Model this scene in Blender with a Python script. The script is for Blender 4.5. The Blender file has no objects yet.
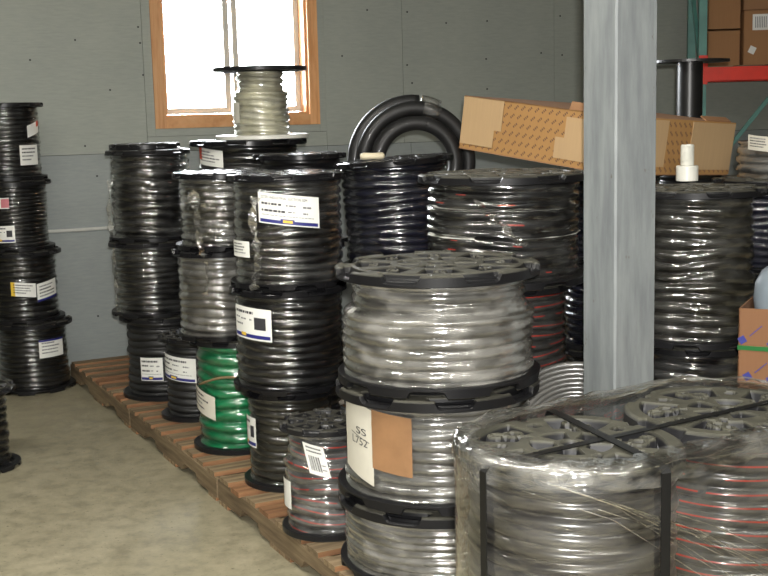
import bpy, math, random
import numpy as np
from mathutils import Vector, Matrix
R = math.radians
scene = bpy.context.scene
col = scene.collection
random.seed(7)

# ------------------------------------------------------------------ camera
FPX, HORIZON, ROLL, CAMZ = 1180.0, 110.0, 0.025, 1.60
PITCH = math.atan((288 - HORIZON) / FPX)
CAM = Vector((0, 0, CAMZ))
F_ = Vector((0, math.cos(PITCH), -math.sin(PITCH)))
R0 = Vector((1, 0, 0)); U0 = Vector((0, math.sin(PITCH), math.cos(PITCH)))
R_ = R0 * math.cos(ROLL) - U0 * math.sin(ROLL)
U_ = U0 * math.cos(ROLL) + R0 * math.sin(ROLL)
cd = bpy.data.cameras.new('camera'); cam = bpy.data.objects.new('camera', cd); col.objects.link(cam)
cd.sensor_width = 36; cd.lens = FPX * 36 / 768; cd.clip_start = 0.05
m = Matrix((R_, U_, -F_)).transposed().to_4x4(); m.translation = CAM
cam.matrix_world = m
scene.camera = cam

def ray(px, py): return F_ + R_ * ((px - 384) / FPX) - U_ * ((py - 288) / FPX)
def P(px, py, depth):
    d = ray(px, py); return CAM + d * (depth / d.y)
def PZ(px, py, z):
    d = ray(px, py); return CAM + d * ((z - CAMZ) / d.z)
def scale_at(p): return FPX / ((p - CAM).dot(F_))          # pixels per metre

# wall frame (back wall turned 23 degrees to the view)
WYAW = R(23)
WU = Vector((math.cos(WYAW), math.sin(WYAW), 0)); WN = Vector((math.sin(WYAW), -math.cos(WYAW), 0))
W0 = PZ(76, 369, 0)
def wallsz(px, py, off=0.0):
    d = ray(px, py); t = ((W0 + WN * off - CAM).dot(WN)) / d.dot(WN)
    p = CAM + d * t; return ((p - W0).dot(WU), p.z)

# ------------------------------------------------------------------ world and lights
w = bpy.data.worlds.new('world'); scene.world = w; w.use_nodes = True
bg = w.node_tree.nodes['Background']; bg.inputs[0].default_value = (0.93, 0.97, 1.0, 1); bg.inputs[1].default_value = 20.0

def area(name, loc, target, sx, sy, power, color=(1, 1, 1)):
    l = bpy.data.lights.new(name, 'AREA'); l.shape = 'RECTANGLE'; l.size = sx; l.size_y = sy
    l.energy = power; l.color = color
    o = bpy.data.objects.new(name, l); col.objects.link(o); o.location = loc
    o.rotation_euler = (Vector(target) - Vector(loc)).to_track_quat('-Z', 'Y').to_euler()
    return o
# ceiling tubes of the store room
area('ceiling_lamp_light', (-1.2, 3.0, 3.45), (-1.2, 3.0, 0), 2.4, 0.07, 40, (1.0, 0.97, 0.88))
area('ceiling_lamp_light', (1.6, 1.0, 3.45), (1.6, 1.0, 0), 2.4, 0.07, 40, (1.0, 0.97, 0.88))
# open loading door behind and to the left of the photographer
area('doorway_light', (-4.3, 1.0, 1.5), (0.2, 4.0, 0.8), 1.0, 2.1, 75, (1.0, 0.93, 0.82))
# broad fill lamp added behind the camera to brighten the post's right face
area('bay_door_light', (2.2, -4.2, 2.0), (0.4, 5.0, 1.2), 3.0, 2.6, 50, (1.0, 0.99, 0.96))
# camera flash
area('flash_light', (0.03, -0.02, 1.68), (0.03, 4, 1.05), 0.05, 0.035, 70, (1.0, 0.98, 0.94))

scene.view_settings.view_transform = 'Standard'; scene.view_settings.look = 'None'
scene.view_settings.gamma = 1.0; scene.view_settings.use_curve_mapping = False
scene.view_settings.exposure = 1.35

# ------------------------------------------------------------------ materials
def s2l(c):
    c = c / 255.0
    return c / 12.92 if c <= 0.04045 else ((c + 0.055) / 1.055) ** 2.4
def rgb(r, g, b): return (s2l(r), s2l(g), s2l(b), 1)

class NT:
    def __init__(s, name):
        s.m = bpy.data.materials.new(name); s.m.use_nodes = True
        s.t = s.m.node_tree; s.b = s.t.nodes['Principled BSDF']; s.out = s.t.nodes['Material Output']
    def n(s, typ, **kw):
        x = s.t.nodes.new(typ)
        for k, v in kw.items(): setattr(x, k, v)
        return x
    def l(s, a, b): s.t.links.new(a, b)
    def coords(s, kind='Object', scale=(1, 1, 1)):
        c = s.n('ShaderNodeTexCoord'); mp = s.n('ShaderNodeMapping'); mp.inputs['Scale'].default_value = scale
        s.l(c.outputs[kind], mp.inputs[0]); return mp.outputs[0]
    def noise(s, vec, scale, detail=4, rough=0.55):
        x = s.n('ShaderNodeTexNoise'); x.inputs['Scale'].default_value = scale; x.inputs['Detail'].default_value = detail
        x.inputs['Roughness'].default_value = rough
        s.l(vec, x.inputs['Vector']); return x.outputs[0]
    def ramp(s, fac, stops):
        x = s.n('ShaderNodeValToRGB'); e = x.color_ramp.elements
        while len(e) < len(stops): e.new(0.5)
        for q, (p, c) in zip(e, stops): q.position = p; q.color = c if len(c) == 4 else (*c, 1)
        s.l(fac, x.inputs[0]); return x.outputs[0]
    def mix(s, fac, a, b, mode='MIX'):
        x = s.n('ShaderNodeMix', data_type='RGBA', blend_type=mode)
        for i, v in ((0, fac), (6, a), (7, b)):
            if hasattr(v, 'is_output'): s.l(v, x.inputs[i])
            else: x.inputs[i].default_value = v
        return x.outputs[2]
    def math(s, op, a, b=0.0, clamp=False):
        x = s.n('ShaderNodeMath', operation=op, use_clamp=clamp)
        for i, v in ((0, a), (1, b)):
            if hasattr(v, 'is_output'): s.l(v, x.inputs[i])
            else: x.inputs[i].default_value = v
        return x.outputs[0]
    def bump(s, h, strength, dist=0.01, target=None):
        x = s.n('ShaderNodeBump'); x.inputs['Strength'].default_value = strength; x.inputs['Distance'].default_value = dist
        s.l(h, x.inputs['Height'])
        s.l(x.outputs[0], (target or s.b).inputs['Normal']); return x.outputs[0]
    def set(s, **kw):
        names = dict(color='Base Color', rough='Roughness', metal='Metallic', coat='Coat Weight', coatr='Coat Roughness', spec='Specular IOR Level', alpha='Alpha', trans='Transmission Weight')
        for k, v in kw.items():
            i = s.b.inputs[names[k]]
            if hasattr(v, 'is_output'): s.l(v, i)
            else: i.default_value = v
        return s

def simple(name, c, rough=0.5, metal=0.0, var=0.12, scale=8, coat=0.0, bump=0.0, spec=0.5):
    k = NT(name); v = k.coords()
    nz = k.noise(v, scale)
    dark = tuple(x * (1 - var) for x in c[:3]) + (1,); lite = tuple(min(1, x * (1 + var)) for x in c[:3]) + (1,)
    k.set(color=k.ramp(nz, [(0.3, dark), (0.7, lite)]), rough=rough, metal=metal, coat=coat, spec=spec)
    if bump: k.bump(k.noise(v, scale * 6), bump, 0.003)
    return k.m

MAT = {}
def mk_wall():
    k = NT('painted_plywood'); v = k.coords('Object', (1, 1, 1)); g = k.coords('Object', (1.2, 1, 9))
    a = k.noise(v, 2.2, 5); b = k.noise(g, 9, 6, 0.65)
    c = k.ramp(a, [(0.25, rgb(158, 163, 155)), (0.75, rgb(176, 180, 169))])
    c = k.mix(0.35, c, k.ramp(b, [(0.3, rgb(148, 154, 148)), (0.7, rgb(184, 188, 177))]))
    k.set(color=c, rough=0.62); k.bump(b, 0.22, 0.004); MAT['wall'] = k.m
def mk_floor():
    k = NT('concrete'); v = k.coords()
    a = k.noise(v, 1.1, 5); b = k.noise(v, 14, 6, 0.7); d = k.noise(v, 60, 3)
    c = k.ramp(a, [(0.3, rgb(134, 127, 105)), (0.55, rgb(154, 147, 123)), (0.75, rgb(164, 155, 129))])
    c = k.mix(0.45, c, k.ramp(b, [(0.32, rgb(96, 91, 74)), (0.5, rgb(150, 143, 119)), (0.7, rgb(180, 170, 144))]))
    sp = k.ramp(d, [(0.27, (0.35, 0.33, 0.28)), (0.36, (1, 1, 1))])
    c = k.mix(0.7, c, sp, 'MULTIPLY')
    k.set(color=c, rough=k.ramp(b, [(0.3, (0.42,) * 3), (0.7, (0.65,) * 3)])); k.bump(b, 0.12, 0.004); MAT['floor'] = k.m
def mk_wood(name, c0, c1, c2, sc=(1, 14, 14), rough=0.75):
    k = NT(name); v = k.coords('Object', sc); r = k.n('ShaderNodeObjectInfo')
    ad = k.n('ShaderNodeVectorMath', operation='ADD'); k.l(v, ad.inputs[0]); k.l(r.outputs['Random'], ad.inputs[1])
    a = k.noise(ad.outputs[0], 3.0, 6, 0.6)
    c = k.ramp(a, [(0.28, c0), (0.5, c1), (0.72, c2)])
    hsv = k.n('ShaderNodeHueSaturation'); k.l(c, hsv.inputs['Color'])
    k.l(k.math('ADD', k.math('MULTIPLY', r.outputs['Random'], 0.45), 0.78), hsv.inputs['Value'])
    k.set(color=hsv.outputs[0], rough=rough); k.bump(a, 0.3, 0.004); MAT[name] = k.m
def mk_flange(name, base, dust, amount, rough):
    k = NT(name); v = k.coords(); c = k.n('ShaderNodeTexCoord'); sp = k.n('ShaderNodeSeparateXYZ'); k.l(c.outputs['Object'], sp.inputs[0])
    a = k.noise(v, 5, 5, 0.65)
    proud = k.ramp(sp.outputs[2], [(0.80, (0, 0, 0)), (0.93, (1, 1, 1))])         # proud faces are scuffed where reels are stacked on them
    f = k.math('MULTIPLY', k.math('MULTIPLY', proud, amount), k.ramp(a, [(0.3, (0.45,) * 3), (0.65, (1,) * 3)]), True)
    k.set(color=k.mix(f, base, dust), rough=k.math('ADD', k.math('MULTIPLY', f, 0.15), rough), spec=0.26); MAT[name] = k.m
def mk_hose(name, base, rough=0.3, coat=0.5, stripe=None, cover=0.5, lo=0.6, hi=0.72, var=0.35):
    k = NT(name); tc = k.n('ShaderNodeTexCoord'); sx = k.n('ShaderNodeSeparateXYZ'); k.l(tc.outputs['UV'], sx.inputs[0])
    v = k.coords(); a = k.noise(v, 9, 4)
    b0 = tuple(x * (1 - var) for x in base[:3]) + (1,); b1 = tuple(x * (1 + var) for x in base[:3]) + (1,)
    c = k.ramp(a, [(0.3, b0), (0.7, b1)])
    if stripe:
        fr = k.math('FRACT', sx.outputs[1])
        inn = k.math('MULTIPLY', k.math('GREATER_THAN', fr, lo), k.math('LESS_THAN', fr, hi))
        cb = k.n('ShaderNodeCombineXYZ'); k.l(k.math('MULTIPLY', sx.outputs[0], 9.0), cb.inputs[0]); k.l(k.math('FLOOR', sx.outputs[1]), cb.inputs[1])
        n2 = k.noise(cb.outputs[0], 1.7, 1)
        inn = k.math('MULTIPLY', inn, k.math('GREATER_THAN', n2, 1 - cover))
        c = k.mix(inn, c, stripe)
    k.set(color=c, rough=rough, coat=coat, coatr=0.12); k.bump(k.noise(v, 40, 3), 0.12, 0.002); MAT[name] = k.m
def mk_film(name, haze, gloss_r=0.1, tint=(0.9, 0.9, 0.86, 1), wr=0.5, sc=(6, 6, 34), body=0.35, sheen=2.2):
    """clear stretch film: transparent, with a mirror-like sheen, folds and a milky haze"""
    k = NT(name); k.t.nodes.remove(k.b); v = k.coords('Object', sc); v2 = k.coords('Object', (1, 1, 2.2))
    n1 = k.noise(v, 1.6, 1.5, 0.5); n2 = k.noise(v2, 9, 2, 0.5); n3 = k.noise(v2, 34, 1.5, 0.5)
    h = k.math('ADD', k.math('ADD', k.math('MULTIPLY', n1, 0.3), k.math('MULTIPLY', n2, 0.9)), k.math('MULTIPLY', n3, 0.28))
    bp = k.n('ShaderNodeBump'); bp.inputs['Strength'].default_value = wr; bp.inputs['Distance'].default_value = 0.02; k.l(h, bp.inputs['Height'])
    gl = k.n('ShaderNodeBsdfGlossy'); gl.inputs['Roughness'].default_value = gloss_r; gl.inputs['Color'].default_value = (0.96, 0.96, 0.94, 1); k.l(bp.outputs[0], gl.inputs['Normal'])
    df = k.n('ShaderNodeBsdfDiffuse'); df.inputs['Color'].default_value = tint; k.l(bp.outputs[0], df.inputs['Normal'])
    tr = k.n('ShaderNodeBsdfTransparent'); tr.inputs['Color'].default_value = (0.97, 0.97, 0.96, 1)
    fr = k.n('ShaderNodeFresnel'); fr.inputs['IOR'].default_value = 1.5; k.l(bp.outputs[0], fr.inputs['Normal'])
    hz = k.math('MULTIPLY', k.ramp(n2, [(0.42, (0.12,) * 3), (0.70, (1.9,) * 3)]), haze * body, True)
    m1 = k.n('ShaderNodeMixShader'); k.l(hz, m1.inputs[0]); k.l(tr.outputs[0], m1.inputs[1]); k.l(df.outputs[0], m1.inputs[2])
    fac = k.math('MINIMUM', k.math('MULTIPLY', fr.outputs[0], sheen), 0.6)
    m2 = k.n('ShaderNodeMixShader'); k.l(fac, m2.inputs[0]); k.l(m1.outputs[0], m2.inputs[1]); k.l(gl.outputs[0], m2.inputs[2])
    k.l(m2.outputs[0], k.out.inputs['Surface']); MAT[name] = k.m
def mk_card(name, c, pattern=False):
    k = NT(name); v = k.coords('Object', (1, 1, 1)); g = k.coords('Object', (60, 60, 3))
    a = k.noise(v, 3, 4); b = k.noise(g, 2, 2)
    d = tuple(x * 0.8 for x in c[:3]) + (1,)
    cc = k.mix(k.math('MULTIPLY', a, 0.6), c, d); cc = k.mix(k.math('MULTIPLY', b, 0.15), cc, (0.05, 0.03, 0.01, 1))
    if pattern:   # rows of small printed slanted marks
        tc = k.n('ShaderNodeTexCoord'); sx = k.n('ShaderNodeSeparateXYZ'); k.l(tc.outputs['UV'], sx.inputs[0])
        U = k.math('MULTIPLY', sx.outputs[0], 1 / 0.037); V = k.math('MULTIPLY', sx.outputs[1], 1 / 0.037)
        row = k.math('FLOOR', V); U = k.math('ADD', U, k.math('MULTIPLY', row, 0.45))
        fu = k.math('SUBTRACT', k.math('FRACT', U), 0.5); fv = k.math('SUBTRACT', k.math('FRACT', V), 0.5)
        x1 = k.math('SUBTRACT', k.math('MULTIPLY', fu, 0.75), k.math('MULTIPLY', fv, 0.65)); y1 = k.math('ADD', k.math('MULTIPLY', fv, 0.75), k.math('MULTIPLY', fu, 0.65))
        ins = k.math('MULTIPLY', k.math('LESS_THAN', k.math('ABSOLUTE', x1), 0.33), k.math('LESS_THAN', k.math('ABSOLUTE', y1), 0.13))
        br = k.math('GREATER_THAN', k.math('ABSOLUTE', k.math('SUBTRACT', k.math('ABSOLUTE', x1), 0.12)), 0.045)
        cc = k.mix(k.math('MULTIPLY', k.math('MULTIPLY', ins, br), 0.85), cc, rgb(92, 66, 58))
    k.set(color=cc, rough=0.8); MAT[name] = k.m

mk_wall(); mk_floor()
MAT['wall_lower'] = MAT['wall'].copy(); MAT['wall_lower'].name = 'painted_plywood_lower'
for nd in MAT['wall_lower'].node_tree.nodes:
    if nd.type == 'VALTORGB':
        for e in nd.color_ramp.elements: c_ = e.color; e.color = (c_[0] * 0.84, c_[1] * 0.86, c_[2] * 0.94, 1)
mk_wood('pallet_wood', rgb(92, 76, 56), rgb(132, 113, 86), rgb(158, 139, 108))
mk_wood('pallet_wood_fresh', rgb(108, 76, 50), rgb(140, 100, 68), rgb(156, 120, 84))
mk_wood('pine', rgb(212, 146, 90), rgb(236, 176, 120), rgb(243, 192, 140), (3, 3, 3), 0.5)
mk_wood('pine_upright', rgb(212, 146, 90), rgb(236, 176, 120), rgb(243, 192, 140), (14, 14, 1.0), 0.5)
mk_flange('black_flange', (0.012, 0.012, 0.013, 1), rgb(100, 98, 88), 0.45, 0.32)
mk_flange('dusty_flange', (0.009, 0.009, 0.010, 1), rgb(112, 110, 98), 0.55, 0.42)
mk_flange('load_flange', (0.012, 0.012, 0.013, 1), rgb(104, 102, 86), 0.45, 0.5)
mk_flange('clean_flange', (0.008, 0.008, 0.009, 1), rgb(90, 90, 90), 0.2, 0.24)
RED = rgb(168, 46, 34)
mk_hose('black_hose', (0.007, 0.007, 0.008, 1)); mk_hose('black_hose_matt', (0.016, 0.016, 0.016, 1), 0.5, 0.15)
mk_hose('navy_hose', (0.010, 0.011, 0.022, 1), 0.22, 0.8)
mk_hose('red_line_hose', (0.008, 0.008, 0.009, 1), 0.28, 0.6, RED, 0.35, 0.55, 0.68)
mk_hose('grey_red_hose', (0.055, 0.055, 0.055, 1), 0.28, 0.6, RED, 0.62, 0.58, 0.69)
mk_hose('grey_hose', (0.085, 0.08, 0.072, 1), 0.3, 0.6)
mk_hose('silver_hose', (0.12, 0.117, 0.108, 1), 0.28, 0.7)
mk_hose('dark_grey_hose', (0.028, 0.026, 0.024, 1), 0.3, 0.6)
mk_hose('olive_hose', (0.02, 0.019, 0.015, 1), 0.3, 0.6)
mk_hose('pale_hose', (0.55, 0.53, 0.40, 1), 0.3, 0.5)
mk_hose('green_hose', (0.005, 0.20, 0.075, 1), 0.28, 0.7)
mk_film('clear_film', 0.02, 0.12, wr=0.38, sheen=1.5); mk_film('hazy_film', 0.22, 0.13, wr=0.4, sheen=2.6)
mk_film('shiny_film', 0.06, 0.11, wr=0.5, sheen=2.4)
mk_film('silver_film', 0.4, 0.14, (0.80, 0.78, 0.72, 1), 0.4, sheen=3.0)
mk_film('load_film', 0.06, 0.12, (0.85, 0.84, 0.8, 1), 0.4, (3, 3, 14), sheen=2.2)
mk_film('rope_film', 0.15, 0.12, (0.85, 0.84, 0.8, 1), 0.6, (20, 20, 20), sheen=2.4)
mk_card('cardboard', rgb(164, 122, 86)); mk_card('cardboard_brown', rgb(124, 86, 56)); mk_card('cardboard_dark', rgb(172, 126, 84)); mk_card('cardboard_print', rgb(180, 136, 82), True); mk_card('cardboard_plain', rgb(196, 164, 122))
MAT['paper'] = simple('paper', rgb(232, 232, 226), 0.5, var=0.05)
MAT['paper_aged'] = simple('paper_aged', rgb(206, 202, 188), 0.5, var=0.06)
MAT['ink'] = simple('ink', rgb(50, 50, 54), 0.6); MAT['ink_soft'] = simple('ink_soft', rgb(120, 120, 122), 0.6)
MAT['blue_ink'] = simple('blue_ink', rgb(38, 42, 120), 0.5); MAT['yellow_ink'] = simple('yellow_ink', rgb(226, 190, 60), 0.5)
MAT['red_ink'] = simple('red_ink', rgb(214, 78, 46), 0.5); MAT['pink_ink'] = simple('pink_ink', rgb(200, 120, 128), 0.5)
MAT['tape'] = simple('brown_tape', rgb(142, 106, 74), 0.35, var=0.2, coat=0.5)
MAT['white_plastic'] = simple('white_plastic', rgb(225, 224, 214), 0.35, var=0.04)
MAT['cream'] = simple('cream_plastic', rgb(226, 214, 184), 0.5)
MAT['black_steel'] = simple('black_steel', (0.014, 0.014, 0.014, 1), 0.35, spec=0.6)
MAT['black_web'] = simple('black_web', (0.008, 0.008, 0.008, 1), 0.7, spec=0.2)
MAT['strap'] = simple('black_strap', (0.006, 0.006, 0.006, 1), 0.35, spec=0.3)
MAT['teal_paint'] = simple('teal_paint', rgb(96, 150, 140), 0.45, var=0.15)
MAT['red_paint'] = simple('red_paint', rgb(236, 46, 16), 0.4, var=0.1)
MAT['conduit'] = simple('conduit', rgb(225, 225, 218), 0.4, 0.0)
MAT['green_strap'] = simple('green_strap', rgb(24, 92, 40), 0.35)
MAT['grey_plastic'] = simple('grey_plastic', rgb(120, 130, 138), 0.4)
MAT['ceiling'] = simple('ceiling_paint', rgb(110, 106, 98), 0.8, var=0.05)
MAT['dark_wall'] = simple('dark_board', rgb(86, 84, 78), 0.8, var=0.1)
MAT['twine'] = simple('twine', rgb(120, 104, 72), 0.8)
MAT['seal'] = simple('dark_gap', rgb(40, 40, 40), 0.8)
MAT['grey_hose_wall'] = MAT['grey_hose']
def mk_post():
    k = NT('painted_post'); v = k.coords('Object', (9, 9, 1.2)); v2 = k.coords('Object', (1, 1, 0.5))
    a = k.noise(v, 3, 6, 0.65); b = k.noise(v2, 22, 3, 0.7)
    c = k.ramp(a, [(0.3, rgb(106, 110, 113)), (0.7, rgb(132, 137, 137))])
    c = k.mix(k.ramp(b, [(0.27, (1, 1, 1)), (0.32, (0, 0, 0))]), c, rgb(96, 92, 86))
    k.set(color=c, rough=0.55); k.bump(a, 0.3, 0.004); MAT['post'] = k.m
mk_post()
def mk_glass():
    k = NT('window_glass'); k.t.nodes.remove(k.b)
    tr = k.n('ShaderNodeBsdfTransparent'); gl = k.n('ShaderNodeBsdfGlossy'); gl.inputs['Roughness'].default_value = 0.02
    fr = k.n('ShaderNodeFresnel'); fr.inputs['IOR'].default_value = 1.45
    mx = k.n('ShaderNodeMixShader'); k.l(fr.outputs[0], mx.inputs[0]); k.l(tr.outputs[0], mx.inputs[1]); k.l(gl.outputs[0], mx.inputs[2])
    k.l(mx.outputs[0], k.out.inputs['Surface']); MAT['glass'] = k.m
mk_glass()

# ------------------------------------------------------------------ mesh helpers
class MB:
    def __init__(s): s.v = []; s.f = []; s.mi = []; s.uv = None
    def quad(s, a, b, c, d, mi=0):
        i = len(s.v); s.v += [a, b, c, d]; s.f.append((i, i + 1, i + 2, i + 3)); s.mi.append(mi)
    def box(s, c, size, rot=None, mi=0, bev=0.0):
        x, y, z = (q / 2 for q in size); c = Vector(c); i = len(s.v)
        pts = [Vector((sx * x, sy * y, sz * z)) for sz in (-1, 1) for sx, sy in ((-1, -1), (1, -1), (1, 1), (-1, 1))]
        for p in pts: s.v.append(tuple((rot @ p if rot else p) + c))
        for f in ((3, 2, 1, 0), (4, 5, 6, 7), (0, 1, 5, 4), (1, 2, 6, 5), (2, 3, 7, 6), (3, 0, 4, 7)):
            s.f.append(tuple(i + q for q in f)); s.mi.append(mi)
        return s
    def tube(s, pts, r, n=10, closed=False, mi=0, cap=True):
        pts = [Vector(p) for p in pts]; N = len(pts); i0 = len(s.v)
        prev = None
        for k, p in enumerate(pts):
            if closed: t = pts[(k + 1) % N] - pts[k - 1]
            else: t = pts[min(k + 1, N - 1)] - pts[max(k - 1, 0)]
            t.normalize()
            if prev is None:
                a = Vector((0, 0, 1)) if abs(t.z) < 0.9 else Vector((1, 0, 0)); x = t.cross(a).normalized()
            else: x = (prev - t * prev.dot(t)).normalized()
            prev = x; y = t.cross(x)
            rr = r[k] if hasattr(r, '__len__') else r
            for q in range(n):
                an = 2 * math.pi * q / n; s.v.append(tuple(p + x * (rr * math.cos(an)) + y * (rr * math.sin(an))))
        for k in range(N if closed else N - 1):
            k2 = (k + 1) % N
            for q in range(n):
                q2 = (q + 1) % n
                s.f.append((i0 + k * n + q, i0 + k2 * n + q, i0 + k2 * n + q2, i0 + k * n + q2)); s.mi.append(mi)
        if not closed and cap:
            s.f.append(tuple(i0 + q for q in range(n))); s.mi.append(mi)
            s.f.append(tuple(i0 + (N - 1) * n + q for q in reversed(range(n)))); s.mi.append(mi)
        return s
    def lathe(s, prof, n=40, c=(0, 0, 0), mi=0):
        i0 = len(s.v); c = Vector(c)
        for (r, z) in prof:
            for q in range(n):
                an = 2 * math.pi * q / n; s.v.append((c.x + r * math.cos(an), c.y + r * math.sin(an), c.z + z))
        for k in range(len(prof) - 1):
            for q in range(n):
                q2 = (q + 1) % n
                s.f.append((i0 + k * n + q, i0 + k * n + q2, i0 + (k + 1) * n + q2, i0 + (k + 1) * n + q)); s.mi.append(mi)
        return s
    def mesh(s, name, mats, smooth=False):
        me = bpy.data.meshes.new(name); me.from_pydata([tuple(q) for q in s.v], [], s.f)
        for q in mats: me.materials.append(MAT[q] if isinstance(q, str) else q)
        if len(mats) > 1: me.polygons.foreach_set('material_index', s.mi)
        if smooth: me.polygons.foreach_set('use_smooth', [True] * len(s.f))
        me.update(); return me
    def build(s, name, mats, parent=None, loc=(0, 0, 0), rot=(0, 0, 0), smooth=False):
        if isinstance(mats, str): mats = [mats]
        return link(name, s.mesh(name, mats, smooth), parent, loc, rot)

def link(name, me, parent=None, loc=(0, 0, 0), rot=(0, 0, 0), scale=(1, 1, 1)):
    o = bpy.data.objects.new(name, me); col.objects.link(o); o.location = loc; o.rotation_euler = rot; o.scale = scale
    if parent is not None: o.parent = parent
    return o
def empty(name, loc, rotz=0.0):
    o = bpy.data.objects.new(name, None); col.objects.link(o); o.location = loc; o.rotation_euler = (0, 0, rotz); o.empty_display_size = 0.1
    return o
def tag(o, label, cat, group=None, kind=None):
    if label: o['label'] = label
    if cat: o['category'] = cat
    if group: o['group'] = group
    if kind: o['kind'] = kind
    return o
def grid_mesh(name, X, Y, Z, mats, closed=True, uv=None, smooth=True, drop=None):
    nz, nt = X.shape
    me = bpy.data.meshes.new(name)
    V = np.stack([X, Y, Z], -1).reshape(-1, 3)
    cols = nt if closed else nt - 1
    k, q = np.meshgrid(np.arange(nz - 1), np.arange(cols), indexing='ij')
    q2 = (q + 1) % nt
    Fq = np.stack([k * nt + q, k * nt + q2, (k + 1) * nt + q2, (k + 1) * nt + q], -1).reshape(-1, 4)
    if drop is not None: Fq = Fq[~drop(k, q, q2).reshape(-1)]
    me.from_pydata(V.tolist(), [], Fq.tolist())
    if uv is not None:
        U, W = uv
        lay = me.uv_layers.new(name='UVMap')
        uu = np.stack([U[k, q], U[k, q] + (U[0, 1] - U[0, 0]), U[k, q] + (U[0, 1] - U[0, 0]), U[k, q]], -1)
        dW = (W[:, 1:2] - W[:, 0:1])
        w2 = np.where(q2 == 0, W[k, q] + dW[k, 0], W[k, q2]); w3 = np.where(q2 == 0, W[k + 1, q] + dW[k + 1, 0], W[k + 1, q2])
        ww = np.stack([W[k, q], w2, w3, W[k + 1, q]], -1)
        lay.data.foreach_set('uv', np.stack([uu, ww], -1).reshape(-1).astype(np.float32))
    for q_ in mats: me.materials.append(MAT[q_])
    if smooth: me.polygons.foreach_set('use_smooth', [True] * len(me.polygons))
    me.update(); return me

# ------------------------------------------------------------------ the room
def wall_obj(name, mb, mats, parent=None): return mb.build(name, mats, parent)
wall_root = empty('wall_back', W0, WYAW); tag(wall_root, 'grey painted plywood wall with a window in it', None, kind='structure')
# local wall axes: x along the wall, -y towards the room, z up
wl, wzb = wallsz(152.5, 131); wr_, _ = wallsz(319, 123)
wzb = (wallsz(155, 131)[1] + wallsz(319, 122)[1]) / 2
wl = wallsz(152, 70)[0]; wr_ = wallsz(317, 60)[0]; WT = wzb + 1.25      # outer edges of the pine frame
CEIL = 3.6; SL, SR = -3.2, 9.0
fr_t = 0.07                                                           # face width of the pine frame
ol, orr, ob, ot = wl + fr_t, wr_ - fr_t, wzb + fr_t, WT - fr_t        # clear opening
bm = MB(); TH = 0.16
def slab(x0, x1, z0, z1, y0=0.0, y1=TH, mb=None):
    (mb or bm).box(((x0 + x1) / 2, (y0 + y1) / 2, (z0 + z1) / 2), (x1 - x0, y1 - y0, z1 - z0))
slab(SL, ol, 0, CEIL); slab(orr, SR, 0, CEIL); slab(ol, orr, 0, ob); slab(ol, orr, ot, CEIL)
bm.build('wall_core', 'seal', wall_root)
seamz = wallsz(72, 155)[1]; g = 0.0015
seamx = wallsz(402, 60)[0]
tl, trr, tb = wl - 0.055, wr_ + 0.05, wzb - 0.05
def panel(x0, x1, z0, z1, t=0.012, mat='wall'):
    b = MB(); b.box((0, 0, 0), (x1 - x0 - 2 * g, t, z1 - z0 - 2 * g))
    b.build('plywood_panel', mat, wall_root, ((x0 + x1) / 2, -t / 2, (z0 + z1) / 2))
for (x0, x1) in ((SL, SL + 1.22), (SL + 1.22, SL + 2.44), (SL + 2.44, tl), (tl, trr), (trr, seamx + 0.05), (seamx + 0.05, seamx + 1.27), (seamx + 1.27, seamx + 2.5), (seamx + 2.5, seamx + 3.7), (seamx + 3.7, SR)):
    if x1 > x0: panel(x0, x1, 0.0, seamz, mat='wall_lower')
for (x0, x1) in ((SL, SL + 1.22), (SL + 1.22, SL + 2.44), (SL + 2.44, tl), (trr, seamx), (seamx, seamx + 1.22), (seamx + 1.22, seamx + 2.44), (seamx + 2.44, seamx + 3.66), (seamx + 3.66, SR)):
    panel(x0, x1, seamz, CEIL)
panel(tl, trr, seamz, tb); panel(tl, trr, WT + 0.05, CEIL)
for (x0, x1, z0, z1) in ((tl, wl, tb, WT + 0.05), (wr_, trr, tb, WT + 0.05), (wl, wr_, tb, wzb), (wl, wr_, WT, WT + 0.05)):
    b = MB(); b.box((0, 0, 0), (x1 - x0 - g, 0.016, z1 - z0 - g)); b.build('trim_board', 'wall', wall_root, ((x0 + x1) / 2, -0.008, (z0 + z1) / 2))
nb = MB()
for (px, py) in ((407, 12), (407, 65), (412, 83), (487, 21), (486, 59), (487, 89), (541, 53), (562, 55), (446, 23), (342, 56), (367, 10), (138, 27), (140, 43), (143, 75), (320, 92), (97, 176), (85, 146), (98, 316), (30, 60), (75, 40), (110, 90), (560, 16)):
    s_, z_ = wallsz(px, py, 0.012); nb.lathe([(0.0001, -0.0), (0.006, 0.0), (0.006, 0.003), (0.0001, 0.003)], 8, (0, 0, 0))
    n8 = len(nb.v) - 32
    for q in range(n8, len(nb.v)):
        x, y, z = nb.v[q]; nb.v[q] = (s_ + x, -0.0125 - z, z_ + y)
o = nb.build('nail_head', 'seal', wall_root); o['kind'] = 'stuff'
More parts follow.
